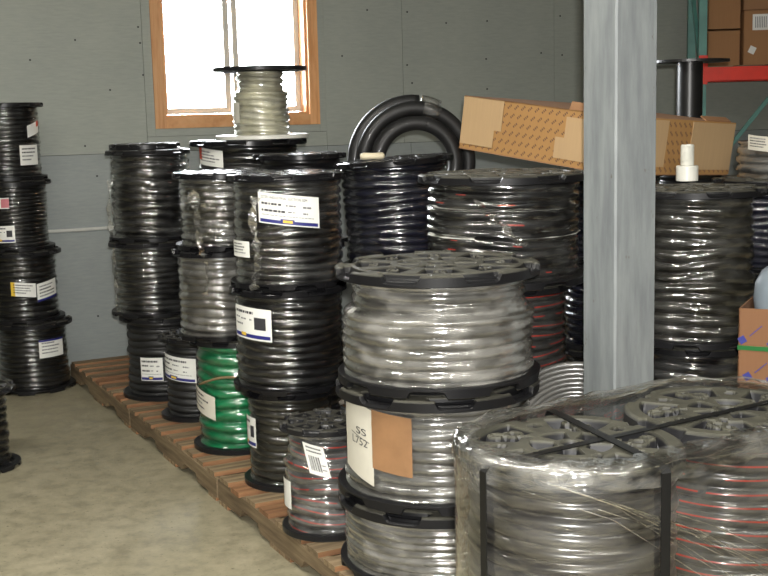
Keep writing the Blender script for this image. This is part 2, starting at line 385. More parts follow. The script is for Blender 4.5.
# window
win = empty('window_1', W0 + WU * ((wl + wr_) / 2) + Vector((0, 0, wzb)), WYAW); tag(win, 'pine framed window full of white daylight', None, kind='structure')
HW = (wr_ - wl) / 2; WH = WT - wzb
def wpart(name, c, size, mat, par=win):
    b = MB(); b.box((0, 0, 0), size); return b.build(name, mat, par, c)
wpart('window_frame', (-HW + fr_t / 2, -0.012, WH / 2), (fr_t, 0.03, WH), 'pine_upright')
wpart('window_frame', (HW - fr_t / 2, -0.012, WH / 2), (fr_t, 0.03, WH), 'pine_upright')
wpart('window_frame', (0, -0.012, fr_t / 2), (2 * HW - 2 * fr_t, 0.03, fr_t), 'pine')
wpart('window_frame', (0, -0.012, WH - fr_t / 2), (2 * HW - 2 * fr_t, 0.03, fr_t), 'pine')
wpart('jamb', (-HW + fr_t + 0.008, 0.09, WH / 2), (0.016, 0.17, WH - 2 * fr_t), 'pine_upright')
wpart('jamb', (HW - fr_t - 0.008, 0.09, WH / 2), (0.016, 0.17, WH - 2 * fr_t), 'pine_upright')
wpart('window_sill', (0, 0.09, fr_t + 0.008), (2 * HW - 2 * fr_t - 0.034, 0.17, 0.016), 'pine')
wpart('head_jamb', (0, 0.09, WH - fr_t - 0.008), (2 * HW - 2 * fr_t - 0.034, 0.17, 0.016), 'pine')
for sx in (-1, 1):
    sash = empty('sash', (0, 0, 0)); sash.parent = win
    cx = sx * (HW - fr_t) / 2; hw = (HW - fr_t - 0.02) / 2
    for (n_, c, sz) in (('stile', (cx - hw + 0.02, 0.135, WH / 2), (0.04, 0.03, WH - 2 * fr_t - 0.04)), ('stile', (cx + hw - 0.02, 0.135, WH / 2), (0.04, 0.03, WH - 2 * fr_t - 0.04)),
                        ('rail', (cx, 0.135, fr_t + 0.038), (2 * hw - 0.08, 0.03, 0.04)), ('rail', (cx, 0.135, WH - fr_t - 0.038), (2 * hw - 0.08, 0.03, 0.04))):
        wpart(n_, c, sz, 'white_plastic', sash)
    wpart('pane', (cx, 0.135, WH / 2), (2 * hw - 0.08, 0.004, WH - 2 * fr_t - 0.1), 'glass', sash)
# portal that helps the renderer find the daylight coming through the window
pl = bpy.data.lights.new('window_portal', 'AREA'); pl.shape = 'RECTANGLE'; pl.size = 2 * HW; pl.size_y = WH; pl.cycles.is_portal = True
po = bpy.data.objects.new('window_portal', pl); col.objects.link(po)
pc = W0 + WU * ((wl + wr_) / 2) - WN * 0.2 + Vector((0, 0, wzb + WH / 2)); po.location = pc; po.rotation_euler = WN.to_track_quat('-Z', 'Y').to_euler()

def wframe(s, n, z=0): return W0 + WU * s + WN * n + Vector((0, 0, z))
DEPTH = 11.0
def room_box(name, s0, s1, n0, n1, z0, z1, mat):
    b = MB(); b.box((0, 0, 0), (s1 - s0, n1 - n0, z1 - z0))
    c = wframe((s0 + s1) / 2, (n0 + n1) / 2, (z0 + z1) / 2)
    o = b.build(name, mat, None, c, (0, 0, WYAW)); o['kind'] = 'structure'; return o
f_ = room_box('floor', SL - 0.2, SR + 0.2, -0.2, DEPTH + 0.2, -0.1, 0.0, 'floor'); f_['label'] = 'worn beige grey concrete floor'
room_box('ceiling', SL - 0.2, SR + 0.2, -0.2, DEPTH + 0.2, CEIL, CEIL + 0.1, 'ceiling')['label'] = 'dull grey ceiling above the store room'
room_box('wall_left', SL - 0.2, SL, -0.2, DEPTH, 0, CEIL, 'dark_wall')['label'] = 'dark boarded wall at the side'
room_box('wall_right', SR, SR + 0.2, -0.2, DEPTH, 0, CEIL, 'dark_wall')['label'] = 'dark boarded wall past the rack'
room_box('wall_front', SL, SR, DEPTH, DEPTH + 0.2, 0, CEIL, 'dark_wall')['label'] = 'dark boarded wall behind the photographer'
# conduit pipe on the wall
a = wallsz(20, 232.5, 0.03); b_ = wallsz(135, 226.5, 0.03)
z_ = (wallsz(52, 231, 0.03)[1] + wallsz(105, 228.5, 0.03)[1]) / 2
cp = empty('conduit_pipe', wframe(0, 0.03, z_), WYAW)
tag(cp, 'thin pale conduit pipe running along the plywood wall', 'pipe')
MB().tube([(a[0] - 1.6, 0, 0), (b_[0] + 0.6, 0, 0)], 0.0105, 12).build('pipe', 'conduit', cp, smooth=True)
for s_ in (a[0] - 0.8, (a[0] + b_[0]) / 2 + 0.28):
    MB().box((s_, 0.012, 0), (0.02, 0.014, 0.05)).build('clip', 'conduit', cp)

# ------------------------------------------------------------------ pallets
PH = 0.12
E1 = PZ(118, 419, 0); E2 = PZ(297, 568.5, 0)
PV = (E2 - E1).normalized(); PU = Vector((-PV.y, PV.x, 0))           # along the edge towards the camera / to the right
if PU.x < 0: PU = -PU
PYAW = math.atan2(PU.y, PU.x)
tW = (W0 + WN * 0.05 - E1).dot(WN) / PV.dot(WN)
E0 = E1 + PV * ((PZ(79, 379, 0) - E1).dot(PV))
rp = random.Random(3)
plank = {}
def board_mesh(size, top):
    b = MB().box((0, 0, 0), size); b.mi = [0, 0, 1, 0, 1, 0]                # sawn long edges are fresher than the walked-on faces
    return b.mesh('board', [top, 'pallet_wood_fresh'])
def plank_mesh(key, size):
    if key not in plank: plank[key] = board_mesh(size, 'pallet_wood')
    return plank[key]
def plank_mesh2(key, size):
    if key not in plank: plank[key] = board_mesh(size, 'pallet_wood_fresh')
    return plank[key]
PLEN, PWID = 1.33, 1.02
def stringer_mesh():
    """a runner with two fork notches cut in its underside; runs along local x"""
    L = PLEN; h0, h1 = 0.016, PH - 0.018; b = MB(); y = 0.02
    xs = [-L / 2, -L / 2 + 0.25, -L / 2 + 0.28, -L / 2 + 0.44, -L / 2 + 0.47, L / 2 - 0.47, L / 2 - 0.44, L / 2 - 0.28, L / 2 - 0.25, L / 2]
    zs = [h0, h0, h0 + 0.034, h0 + 0.034, h0, h0, h0 + 0.034, h0 + 0.034, h0, h0]
    for k in range(len(xs) - 1):
        x0, x1, z0, z1 = xs[k], xs[k + 1], zs[k], zs[k + 1]
        b.quad((x0, -y, z0), (x1, -y, z1), (x1, -y, h1), (x0, -y, h1)); b.quad((x1, y, z1), (x0, y, z0), (x0, y, h1), (x1, y, h1))
        b.quad((x0, y, z0), (x1, y, z1), (x1, -y, z1), (x0, -y, z0)); b.quad((x0, -y, h1), (x1, -y, h1), (x1, y, h1), (x0, y, h1))
    for x, sg in ((-L / 2, -1), (L / 2, 1)):
        b.quad((x, sg * -y, h0), (x, sg * y, h0), (x, sg * y, h1), (x, sg * -y, h1))
    return b.mesh('stringer', ['pallet_wood'])
STR = stringer_mesh()
PALLETS = []
def pallet(c, yaw, label, group=None, n=9):
    """local x across (deck boards run along x), local y along the stringers"""
    o = empty('wooden_pallet', c, yaw); tag(o, label, 'pallet', group)
    for x in (-PWID / 2 + 0.021, 0, PWID / 2 - 0.021):
        link('stringer', STR, o, (x, 0, 0), (0, 0, math.pi / 2))
    pitch = PLEN / n
    for k in range(n):
        y = -PLEN / 2 + pitch * (k + 0.5)
        wd = 0.098 if rp.random() < 0.65 else 0.088
        fn = plank_mesh2 if rp.random() < 0.1 else plank_mesh
        link('deck_board', fn('d%.3f%s' % (wd, fn.__name__), (PWID, wd, 0.02)), o, (rp.uniform(-0.008, 0.008), y + rp.uniform(-0.008, 0.008), PH - 0.010), (0, 0, rp.uniform(-0.008, 0.008)))
    for y in (-PLEN / 2 + 0.06, -0.05, 0.05, PLEN / 2 - 0.06):
        link('bottom_board', plank_mesh('b', (PWID, 0.095, 0.016)), o, (0, y, 0.008))
    PALLETS.append(o); return o
names = [['wooden pallet at the open edge of the row, end against the plywood wall', 'wooden pallet under the green reel and its neighbours', 'wooden pallet under the small red-striped reel', 'wooden pallet at the end of the row away from the wall'],
         ['wooden pallet hidden beneath the reels under the window', 'wooden pallet hidden beneath the middle of the reels', 'wooden pallet under the tall clear-wrapped grey stack', 'wooden pallet between the grey post and the wrapped load'],
         ['wooden pallet hidden behind the printed carton', 'wooden pallet under the reels behind the grey post', 'wooden pallet under the reel carrying the white fitting', None]]
for ci in range(3):
    for i in range(4):
        if names[ci][i] is None or (ci == 1 and i == 3) or (ci == 0 and i == 3): continue
        c = E0 + PU * (PWID / 2 + ci * (PWID + 0.03)) + PV * (PLEN / 2 + i * (PLEN + 0.02))
        # keep the far columns clear of the wall, which is not quite square to the row
        if ci: c = c + PV * (0.02 + 0.08 * ci)
        pallet(c, PYAW, names[ci][i], 'pallets under the reels')

# ------------------------------------------------------------------ reel parts
def sstep(a, b, x): t = np.clip((x - a) / (b - a), 0, 1); return t * t * (3 - 2 * t)
def flange_mesh(name, n, mat, variant=0, nt=192):
    """unit-radius spool end, thickness 0..1, pockets, bosses and rim notches moulded into the +z side"""
    rs = np.array([0.0, 0.055, 0.06, 0.10, 0.14, 0.155, 0.17, 0.20, 0.24, 0.28, 0.30, 0.32, 0.35, 0.38, 0.40, 0.415, 0.44, 0.455, 0.47, 0.50, 0.54, 0.58, 0.62, 0.66, 0.70, 0.74, 0.765, 0.78, 0.80, 0.82, 0.835, 0.85, 0.87, 0.885, 0.90, 0.915, 0.93, 0.96, 0.985, 1.0])
    th = np.arange(nt) * 2 * np.pi / nt
    Rr, T = np.meshgrid(rs, th, indexing='ij')
    sec = 2 * np.pi / n
    tl = ((T + sec / 2) % sec) - sec / 2; tl2 = (T % sec) - sec / 2
    def box2(r0, r1, half, tloc, e=0.018):
        d = np.abs(tloc) * Rr
        return sstep(r0 - e, r0 + e, Rr) * (1 - sstep(r1 - e, r1 + e, Rr)) * (1 - sstep(half * Rr - e, half * Rr + e, d))
    def disc(rc, tc, rad, tloc, e=0.012):
        dx = Rr * np.cos(tloc - tc) - rc; dy = Rr * np.sin(tloc - tc); d = np.sqrt(dx * dx + dy * dy)
        return 1 - sstep(rad - e, rad + e, d)
    h = np.ones_like(Rr)
    if variant == 0:
        h -= 0.75 * box2(0.47, 0.78, sec * 0.34, tl)                     # big pockets
        h = np.maximum(h, disc(0.62, 0, 0.075, tl)); h -= 0.7 * disc(0.62, 0, 0.035, tl)   # bosses with bolt holes
        h -= 0.7 * box2(0.19, 0.38, sec * 0.28, tl2)
        h -= 0.55 * box2(0.845, 0.925, sec * 0.33, tl2)                  # slots under the rim
    else:
        h -= 0.8 * box2(0.50, 0.83, sec * 0.30, tl); h = np.maximum(h, disc(0.60, -0.09, 0.11, tl)); h = np.maximum(h, disc(0.72, 0.09, 0.09, tl))
        h -= 0.75 * disc(0.60, -0.09, 0.045, tl); h -= 0.75 * disc(0.72, 0.09, 0.03, tl)
        h -= 0.75 * disc(0.66, 0, 0.055, tl2); h -= 0.75 * disc(0.88, 0, 0.04, tl2)
        h -= 0.75 * box2(0.16, 0.36, sec * 0.30, tl2); h -= 0.75 * disc(0.43, 0, 0.04, tl)
    h -= 0.85 * (1 - sstep(0.06, 0.10, Rr))                             # arbor hole
    notch = (1 - sstep(sec * 0.20, sec * 0.23, np.abs(tl2)))
    h -= 0.6 * sstep(0.905, 0.925, Rr) * notch
    h = np.clip(h, 0.1, 1)
    h -= 0.18 * sstep(0.97, 1.0, Rr)
    # closing rows: side wall and underside
    Rr2 = np.concatenate([Rr, np.full((1, nt), 1.0), np.full((1, nt), 0.985), np.full((1, nt), 0.84)]); T2 = np.concatenate([T, T[:3]])
    H2 = np.concatenate([h, np.full((1, nt), 0.06), np.zeros((1, nt)), np.zeros((1, nt))])
    hole = (h < 0.34) & (Rr < 0.84)                                     # pockets and the arbor hole go right through
    hole = np.concatenate([hole, np.zeros((3, nt), bool)])
    drop = lambda k, q, q2: hole[k, q] & hole[k, q2] & hole[k + 1, q] & hole[k + 1, q2]
    return grid_mesh(name, Rr2 * np.cos(T2), Rr2 * np.sin(T2), H2, [mat], smooth=False, drop=drop)
FL = {('black', 0): flange_mesh('flange', 8, 'black_flange'), ('dusty', 0): flange_mesh('flange', 8, 'dusty_flange'), ('dusty', 1): flange_mesh('flange', 5, 'load_flange', 1), ('clean', 0): flange_mesh('flange', 8, 'clean_flange')}
def plain_flange_mesh(name, mat):
    b = MB(); b.lathe([(0.0001, 0), (0.97, 0), (1, 0.1), (1, 0.9), (0.985, 1), (0.9, 1), (0.88, 0.85), (0.0001, 0.85)], 72); return b.mesh(name, [mat])
FL[('plain', 0)] = plain_flange_mesh('flange', 'black_flange')
FL[('bright', 0)] = plain_flange_mesh('flange', 'white_plastic')

BACKING = MB().lathe([(0.07, 0), (1, 0), (1, 0.002), (0.07, 0.002), (0.07, 0)], 40).mesh('web', ['black_web'])  # black disc added behind the flange pockets to stand in for their shade
def coil_arrays(Rc, H, turns, seed, step, nt, loose):
    rng = np.random.default_rng(seed); per = 8
    nz = int(turns * per) + 1
    zz = np.linspace(0, 1, nz)[:, None]; th = (np.arange(nt) * 2 * np.pi / nt)[None, :]
    ph = rng.uniform(0, 6.28, 6)
    wob = loose * (np.sin(2 * th + ph[0] + 5 * zz) * np.sin(3.1 * zz * 2 + ph[1]) + 0.6 * np.sin(3 * th + ph[2] - 9 * zz))
    wob = wob * np.sin(np.pi * zz)
    phase = zz * turns + wob + th / (2 * np.pi)
    u = phase - np.floor(phase); bump = np.sqrt(np.maximum(0, 1 - (2 * u - 1) ** 2))
    p = H / turns
    jit = rng.uniform(-1, 1, int(turns) + 8)[np.clip(np.floor(phase).astype(int) + 2, 0, int(turns) + 7)]
    S = np.ones_like(zz)
    if step:
        zf, ratio, soft = step; S = 1 - (1 - ratio) * sstep(zf - soft, zf + soft, zz)
    env = Rc * S * (1 + 0.012 * np.sin(th + ph[3]) * np.sin(6 * zz + ph[4]))
    return zz, th, phase, bump, p, jit, env
def coil_mesh(Rc, H, turns, seed, mat, step=None, nt=80, loose=0.2):
    zz, th, phase, bump, p, jit, env = coil_arrays(Rc, H, turns, seed, step, nt, loose)
    r = env - p * 0.55 * (1 - bump) + jit * p * 0.13 * bump
    return grid_mesh('hose_winding', r * np.cos(th), r * np.sin(th), zz * H + 0 * th, [mat], uv=(th / (2 * np.pi) + 0 * zz, phase))
def film_mesh(Rc, H, turns, seed, mat, step=None, nt=128, loose=0.2, tight=0.85, amp=0.0016):
    """film drawn tight over the turns, bridging the grooves between them"""
    zz, th, phase, bump, p, jit, env = coil_arrays(Rc, H, turns, seed, step, nt, loose)
    rng = np.random.default_rng(seed + 99); n = 0
    for k in range(12):
        n = n + rng.uniform(0.3, 1) * np.sin(rng.integers(2, 22) * th + rng.uniform(-40, 40) * zz + rng.uniform(0, 6.28))
    b2 = 1 - tight * (1 - bump)
    mask = 0.5 + 0.5 * np.sin(rng.integers(1, 4) * th + rng.uniform(-6, 6) * zz + rng.uniform(0, 6.28))
    b2 = b2 * (1 - 0.45 * mask) + (1 - 0.4 * (1 - bump)) * 0.45 * mask
    r = env - p * 0.55 * (1 - b2) + np.maximum(jit, 0) * p * 0.13 * bump + 0.0028 + amp * n / 3.0 * (0.5 + mask)
    return grid_mesh('stretch_film', r * np.cos(th), r * np.sin(th), zz * H + 0 * th, [mat])

REELS = {}
rr = random.Random(11)
def reel(key, c, Rf, H, label, hose='black_hose', turns=9, ratio=0.86, fl=('black', 0), film=None, step=None, ft=None, group=None, name='hose_reel', loose=0.2, bottom=None):
    """c = base centre on what carries it"""
    o = empty(name, c, 0); tag(o, label, 'reel', group)
    ft = ft or min(0.032, 0.06 * Rf + 0.012); seed = len(REELS) * 7 + 3
    link('flange', FL[fl], o, (0, 0, H - ft), (0, 0, rr.uniform(0, 6.28)), (Rf, Rf, ft))
    link('flange', FL[bottom or fl], o, (0, 0, ft), (math.pi, 0, rr.uniform(0, 6.28)), (Rf, Rf, ft))
    link('web', BACKING, o, (0, 0, H - ft - 0.003), (0, 0, 0), (Rf * 0.84, Rf * 0.84, 1))
    Rc = Rf * ratio; h = H - 2 * ft
    link('hose_winding', coil_mesh(Rc, h, turns, seed, hose, step, loose=loose), o, (0, 0, ft))
    if film: link('stretch_film', film_mesh(Rc + 0.001, h, turns, seed, film, step, loose=loose), o, (0, 0, ft))
    REELS[key] = dict(o=o, c=Vector(c), R=Rc + (0.012 if film else 0.005), Rf=Rf, H=H)
    return o

def stack(key, xs, ys, ws, labels, depth=None, base=None, zbase=PH, **kw):
    """xs/ws: pixel centre and flange width of each reel, ys: pixel rows of the reel tops; None = share out evenly"""
    if base is not None: depth = PZ(base[0], base[1], zbase).y
    n = len(xs); z = []
    for k, y in enumerate(ys): z.append(None if y is None else (y[0] if isinstance(y, tuple) else P(xs[k], y, depth).z))
    z.append(zbase)
    for k in range(n):
        if z[k] is None:
            j = next(q for q in range(k, n + 1) if z[q] is not None); i = k - 1
            z[k] = z[i] + (z[j] - z[i]) / (j - i)
    for k in range(n):
        zm = (z[k] + z[k + 1]) / 2
        p = Vector((0, depth, zm))
        # x so that the reel centre falls on its pixel column at mid height
        d = ray(xs[k], 288); best = None
        for it in range(4):
            py = 288 if best is None else 288 + (-(Vector((best, depth, zm)) - CAM).dot(U_)) / ((Vector((best, depth, zm)) - CAM).dot(F_)) * FPX
            best = P(xs[k], py, depth).x
        sc = scale_at(Vector((best, depth, zm)))
        opts = {q: (v[k] if isinstance(v, list) else v) for q, v in kw.items()}
        reel(key + str(k), (best, depth, z[k + 1] + 0.0004), ws[k] / sc / 2, z[k] - z[k + 1] - 0.0008, labels[k], **opts)

# ------------------------------------------------------------------ reel labels (paper stickers)
def text_mesh(txt):
    cu = bpy.data.curves.new('txt', 'FONT'); cu.body = txt; cu.size = 1.0
    ob = bpy.data.objects.new('txt', cu); col.objects.link(ob)
    dg = bpy.context.evaluated_depsgraph_get(); me = bpy.data.meshes.new_from_object(ob.evaluated_get(dg))
    V = np.array([v.co[:2] for v in me.vertices]); Fc = [tuple(p.vertices) for p in me.polygons]
    bpy.data.objects.remove(ob); bpy.data.curves.remove(cu); bpy.data.meshes.remove(me)
    V -= V.min(0); return V, Fc
def hit_cyl(px, py, c, Rr):
    d = ray(px, py); ox, oy = CAM.x - c.x, CAM.y - c.y
    A = d.x ** 2 + d.y ** 2; B = ox * d.x + oy * d.y; C = ox * ox + oy * oy - Rr * Rr
    D = B * B - A * C
    t = (-B - math.sqrt(max(D, 0))) / A
    p = CAM + d * t; return math.atan2(p.y - c.y, p.x - c.x), p.z
def sticker(key, x0, y0, x1, y1, slope=0.0, shear=0.0, style='plain', paper='paper', texts=(), extra=(), name='paper_label', lift=0.0):
    """pixel box of a label on the winding of a reel -> curved patch with its print"""
    r = REELS[key]; c = r['c']; Rr = r['R'] + lift
    ym = (y0 + y1) / 2
    t0, _ = hit_cyl(x0, ym, c, Rr); t1, _ = hit_cyl(x1, ym, c, Rr)
    _, zt = hit_cyl((x0 + x1) / 2, y0, c, Rr); _, zb = hit_cyl((x0 + x1) / 2, y1, c, Rr)
    Wm = abs(t1 - t0) * Rr; Hm = zt - zb
    mats = [paper, 'ink', 'ink_soft', 'blue_ink', 'yellow_ink', 'red_ink', 'tape', 'pink_ink']
    b = MB()
    def pt(s, t, off):
        a = t0 + (t1 - t0) * s + shear * (t - 0.5) * (t1 - t0); z = zb + Hm * t - slope * (s - 0.5) * Wm
        return ((Rr + off) * math.cos(a), (Rr + off) * math.sin(a), z - c.z)
    def rect(s0, s1, ta, tb_, mi, off, n=None):
        n = n or max(1, int(10 * (s1 - s0)) + 1)
        for k in range(n):
            a, e = s0 + (s1 - s0) * k / n, s0 + (s1 - s0) * (k + 1) / n
            b.quad(pt(a, ta, off), pt(e, ta, off), pt(e, tb_, off), pt(a, tb_, off), mi)
    rect(0, 1, 0, 1, 0, 0.0, 12)
    i0 = len(b.v)
    P_ = 0.0012
    rl = random.Random(sum(map(ord, key)) + int(x0))
    def line(s0, s1, t, h, mi):
        s = s0
        while s < s1:
            e = min(s1, s + rl.uniform(0.02, 0.07)); rect(s, e, t, t + h, mi, P_, 1); s = e + rl.uniform(0.006, 0.02)
    if style == 'blue':
        line(0.06, 0.38, 0.62, 0.07, 1); line(0.45, 0.62, 0.62, 0.05, 2); line(0.72, 0.86, 0.60, 0.06, 2); line(0.06, 0.44, 0.40, 0.07, 1); line(0.48, 0.6, 0.42, 0.04, 2); line(0.72, 0.8, 0.4, 0.05, 2); line(0.06, 0.9, 0.28, 0.02, 2)
        rect(0.03, 0.97, 0.04, 0.15, 3, P_); rect(0.36, 0.58, 0.13, 0.20, 3, P_); rect(0.40, 0.55, 0.08, 0.17, 4, P_ * 1.8)
        if not texts: line(0.06, 0.8, 0.80, 0.08, 1)
    elif style == 'bluesq':
        line(0.06, 0.6, 0.80, 0.08, 1); line(0.05, 0.2, 0.62, 0.05, 2); line(0.25, 0.4, 0.6, 0.05, 2); line(0.05, 0.3, 0.42, 0.06, 2); line(0.5, 0.56, 0.6, 0.05, 2)
        rect(0.62, 0.88, 0.34, 0.72, 1, P_); rect(0.03, 0.97, 0.06, 0.17, 3, P_); rect(0.25, 0.4, 0.1, 0.2, 4, P_ * 1.8)
    elif style == 'lines':
        for t in (0.78, 0.6, 0.42, 0.24): line(0.1, 0.55 + rl.uniform(0, 0.35), t, 0.07, 2 if rl.random() < 0.5 else 1)
    elif style == 'barcode':
        s = 0.16
        while s < 0.62: w_ = rl.uniform(0.015, 0.05); rect(s, s + w_, 0.14, 0.62, 1, P_, 1); s += w_ + rl.uniform(0.015, 0.04)
        for t in (0.86, 0.74): line(0.14, 0.85, t, 0.05, 1)
        line(0.7, 0.9, 0.2, 0.04, 2); line(0.7, 0.9, 0.35, 0.04, 2)
    for (s0, s1, ta, tb_, mi) in extra: rect(s0, s1, ta, tb_, mi, P_)
    for (txt, s0, t0_, wd, ht, mi, rot) in texts:
        V, Fc = text_mesh(txt); mx = V.max(0); base = len(b.v)
        for v in V:
            s, t = v[0] / mx[0] * wd, v[1] / mx[1] * ht
            if rot: s, t = s, t + rot * s
            b.v.append(pt(s0 + s, t0_ + t, P_ * 1.6))
        for f in Fc: b.f.append(tuple(base + q for q in f)); b.mi.append(mi)
    o = b.build(name, mats, r['o']); return o

def ribbon(name, pts, width, mat, parent=None, twist=0.0, seed=0, org=(0, 0, 0), thick=0.0015):
    rb = random.Random(seed); b = MB(); pts = [Vector(p) - Vector(org) for p in pts]; prev = None; N = len(pts)
    rows = []
    for k, p in enumerate(pts):
        t = (pts[min(k + 1, N - 1)] - pts[max(k - 1, 0)]).normalized()
        view = (CAM - Vector(org) - p).normalized(); a = t.cross(view).normalized(); n_ = a.cross(t)
        an = twist * k + rb.uniform(-0.5, 0.5) * (1 if twist else 0); w_ = width * (rb.uniform(0.5, 1.1) if twist else 1)
        d = a * math.cos(an) + n_ * math.sin(an); e = d.cross(t).normalized() * thick
        rows.append((p - d * w_ / 2 - e, p + d * w_ / 2 - e, p + d * w_ / 2 + e, p - d * w_ / 2 + e))
    for k in range(N - 1):
        A, B = rows[k], rows[k + 1]
        for q in range(4): b.quad(A[q], A[(q + 1) % 4], B[(q + 1) % 4], B[q])
    return b.build(name, mat, parent, (0, 0, 0) if parent else org)
def film_tail(key, pix, width, seed):
    """twisted loose end of the wrapping film hanging on the front of a reel"""
    r = REELS[key]; pts = []
    for k in range(len(pix) - 1):
        for q in range(5):
            f = q / 5; x = pix[k][0] + (pix[k + 1][0] - pix[k][0]) * f; y = pix[k][1] + (pix[k + 1][1] - pix[k][1]) * f
            a, z = hit_cyl(x, y, r['c'], r['Rf'] + 0.012); pts.append(Vector((r['c'].x + (r['Rf'] + 0.012) * math.cos(a), r['c'].y + (r['Rf'] + 0.012) * math.sin(a), z)))
    o = ribbon('film_tail', [p - r['c'] for p in pts], width, 'rope_film', r['o'], 0.7, seed)
    return o

# ------------------------------------------------------------------ the reels
# stack on the floor by the wall
stack('wall', [6, 14, 23, 33], [103, 180, 249, 319], [76, 76, 78, 80],
      ['black hose reel with two small white stickers, topmost of the floor stack by the wall', 'black hose reel with a pink-edged sticker, second in the floor stack by the wall',
       'black hose reel with yellow-ended and white stickers in the floor stack by the wall', 'black hose reel on the concrete floor at the bottom of the stack by the wall'],
      base=(33, 387), zbase=0.0, turns=[15, 16, 11, 12], film=['clear_film', 'clear_film', 'clear_film', 'clear_film'], group='reels stacked on the floor by the wall', ratio=0.84)
sticker('wall0', 20, 145, 37.5, 165, style='lines'); sticker('wall0', 27, 123, 38, 135, slope=-0.3, style='plain', extra=((0.75, 1.0, 0.55, 1.0, 5),))
sticker('wall1', -6, 226, 15, 243, style='bluesq'); sticker('wall1', -4, 198, 9, 209, style='plain', extra=((0.4, 1.0, 0.1, 0.9, 7),))
sticker('wall2', 11, 283, 36, 297, slope=0.12, style='lines', extra=((0.0, 0.16, 0.0, 1.0, 4),)); sticker('wall2', 37, 281, 56, 299, slope=-0.15, style='lines', extra=((0.0, 1.0, 0.0, 0.12, 3),))
sticker('wall3', 39, 339, 63, 357, style='lines', extra=((0.0, 1.0, 0.9, 1.0, 3),))
# loose reel in the aisle
stack('aisle', [-21], [386], [76], ['black hose reel standing alone on the concrete floor of the aisle'], base=(-21, 467), zbase=0.0, film='clear_film', ratio=0.72, turns=9)

# far end of the pallet row
stack('far', [150, 153, 164], [149, 239, 312], [84, 84, 84],
      ['film-wrapped black hose reel, topmost of the stack at the wall end of the pallet', 'film-wrapped black hose reel, middle of the stack at the pallet wall end', 'black hose reel with a blue-edged sticker, standing on the pallet near the wall'],
      base=(160, 392), turns=[10, 12, 10], film=['shiny_film', 'shiny_film', None], hose=['black_hose', 'black_hose', 'black_hose_matt'], ratio=[0.88, 0.88, 0.84], bottom=[None, None, ('plain', 0)], group='reels stacked on the pallet row', loose=0.22)
sticker('far2', 141, 358, 163, 381, style='blue')
ft = REELS['far0']; fo = link('spool_end', FL[('black', 0)], None, ft['c'] + Vector((-0.02, 0.03, ft['H'] + 0.0006)), (0, 0, 0.3), (0.185, 0.185, 0.03))
tag(fo, 'loose black plastic spool end lying on the stack at the wall end', 'spool end')
film_tail('far0', [(110, 180), (109, 215), (113, 245)], 0.035, 2); film_tail('far1', [(113, 250), (116, 285), (117, 305)], 0.03, 3)
film_tail('far0', [(188, 158), (190, 190)], 0.03, 4)

stack('small', [195], [333], [70], ['slim black hose reel with a white paper band beside the green reel'], base=(195, 414), turns=10, hose='black_hose_matt', ratio=0.8, loose=0.1, bottom=('plain', 0))
sticker('small0', 163, 357, 196, 381, slope=0.1, style='blue')

stack('green', [222, 221, 238], [171, 247, 334], [96, 94, 92],
      ['film-wrapped dark hose reel, topmost of the stack over the green reel', 'clear-wrapped grey hose reel standing directly on the green reel', 'green film-wrapped hose reel standing on the pallet'],
      base=(238, 443), turns=[9, 10, 9], film=['hazy_film', 'hazy_film', 'clear_film'], hose=['olive_hose', 'grey_hose', 'green_hose'], ratio=[0.84, 0.86, 0.84], fl=[('clean', 0), ('clean', 0), ('black', 0)], bottom=[('clean', 0), None, ('plain', 0)], group='reels stacked on the pallet row', loose=0.22)
sticker('green2', 194, 391, 215, 414, slope=0.25, style='lines', paper='paper_aged')
film_tail('green0', [(192, 190), (197, 215), (199, 240), (206, 262)], 0.05, 5); film_tail('green0', [(199, 205), (215, 206), (228, 214)], 0.03, 6); film_tail('green1', [(206, 262), (208, 285), (203, 300)], 0.03, 7)
b = MB(); r = REELS['green2']; pts = []
for k in range(24):
    a, z = hit_cyl(200 + 58 * k / 23, 384 - 4 * math.sin(k / 6) + (5 if k > 14 else 0) * 0.2 - 6 * (k / 23), r['c'], r['R'] + 0.004); pts.append(((r['R'] + 0.004) * math.cos(a), (r['R'] + 0.004) * math.sin(a), z - r['c'].z))
b.tube(pts, 0.006, 8).build('tie_cord', 'twine', r['o'], smooth=True)

stack('label', [288, 290, 291], [172, 283, 384], [118, 116, 96],
      ['film-wrapped black hose reel with a large white and blue label', 'black hose reel with a white label bearing a black square', 'dark hose reel with a narrow white sticker, lowest of the big-label stack'],
      base=(289, 478), turns=[12, 11, 11], film=['shiny_film', 'clear_film', 'clear_film'], hose=['black_hose', 'black_hose', 'olive_hose'], ratio=[0.89, 0.9, 0.84], fl=('clean', 0), bottom=[None, None, ('plain', 0)], group='reels stacked on the pallet row', loose=0.22)
sticker('label0', 258.5, 195, 319, 226, slope=0.13, style='blue', texts=[('22729- INDUSTRIAL SUCTION 50M', 0.05, 0.82, 0.74, 0.09, 1, 0)])
sticker('label0', 234, 241, 249.5, 257, style='lines'); sticker('label1', 236.5, 308, 271.5, 340, slope=0.06, style='bluesq'); sticker('label2', 246, 417, 256, 446, style='bluesq')
film_tail('label0', [(255, 197), (252, 220), (256, 240), (258, 262), (255, 283), (254, 292)], 0.04, 8)

stack('redsmall', [327], [419], [93], ['small hose reel with red stripes and a tilted barcode sticker'], base=(327, 526), turns=9, hose='grey_red_hose', film='hazy_film', ratio=0.86, step=(0.72, 0.93, 0.05), bottom=('plain', 0))
sticker('redsmall0', 306, 445, 327, 476, slope=0.25, shear=-0.35, style='barcode'); sticker('redsmall0', 283.5, 480, 291, 507, style='plain')

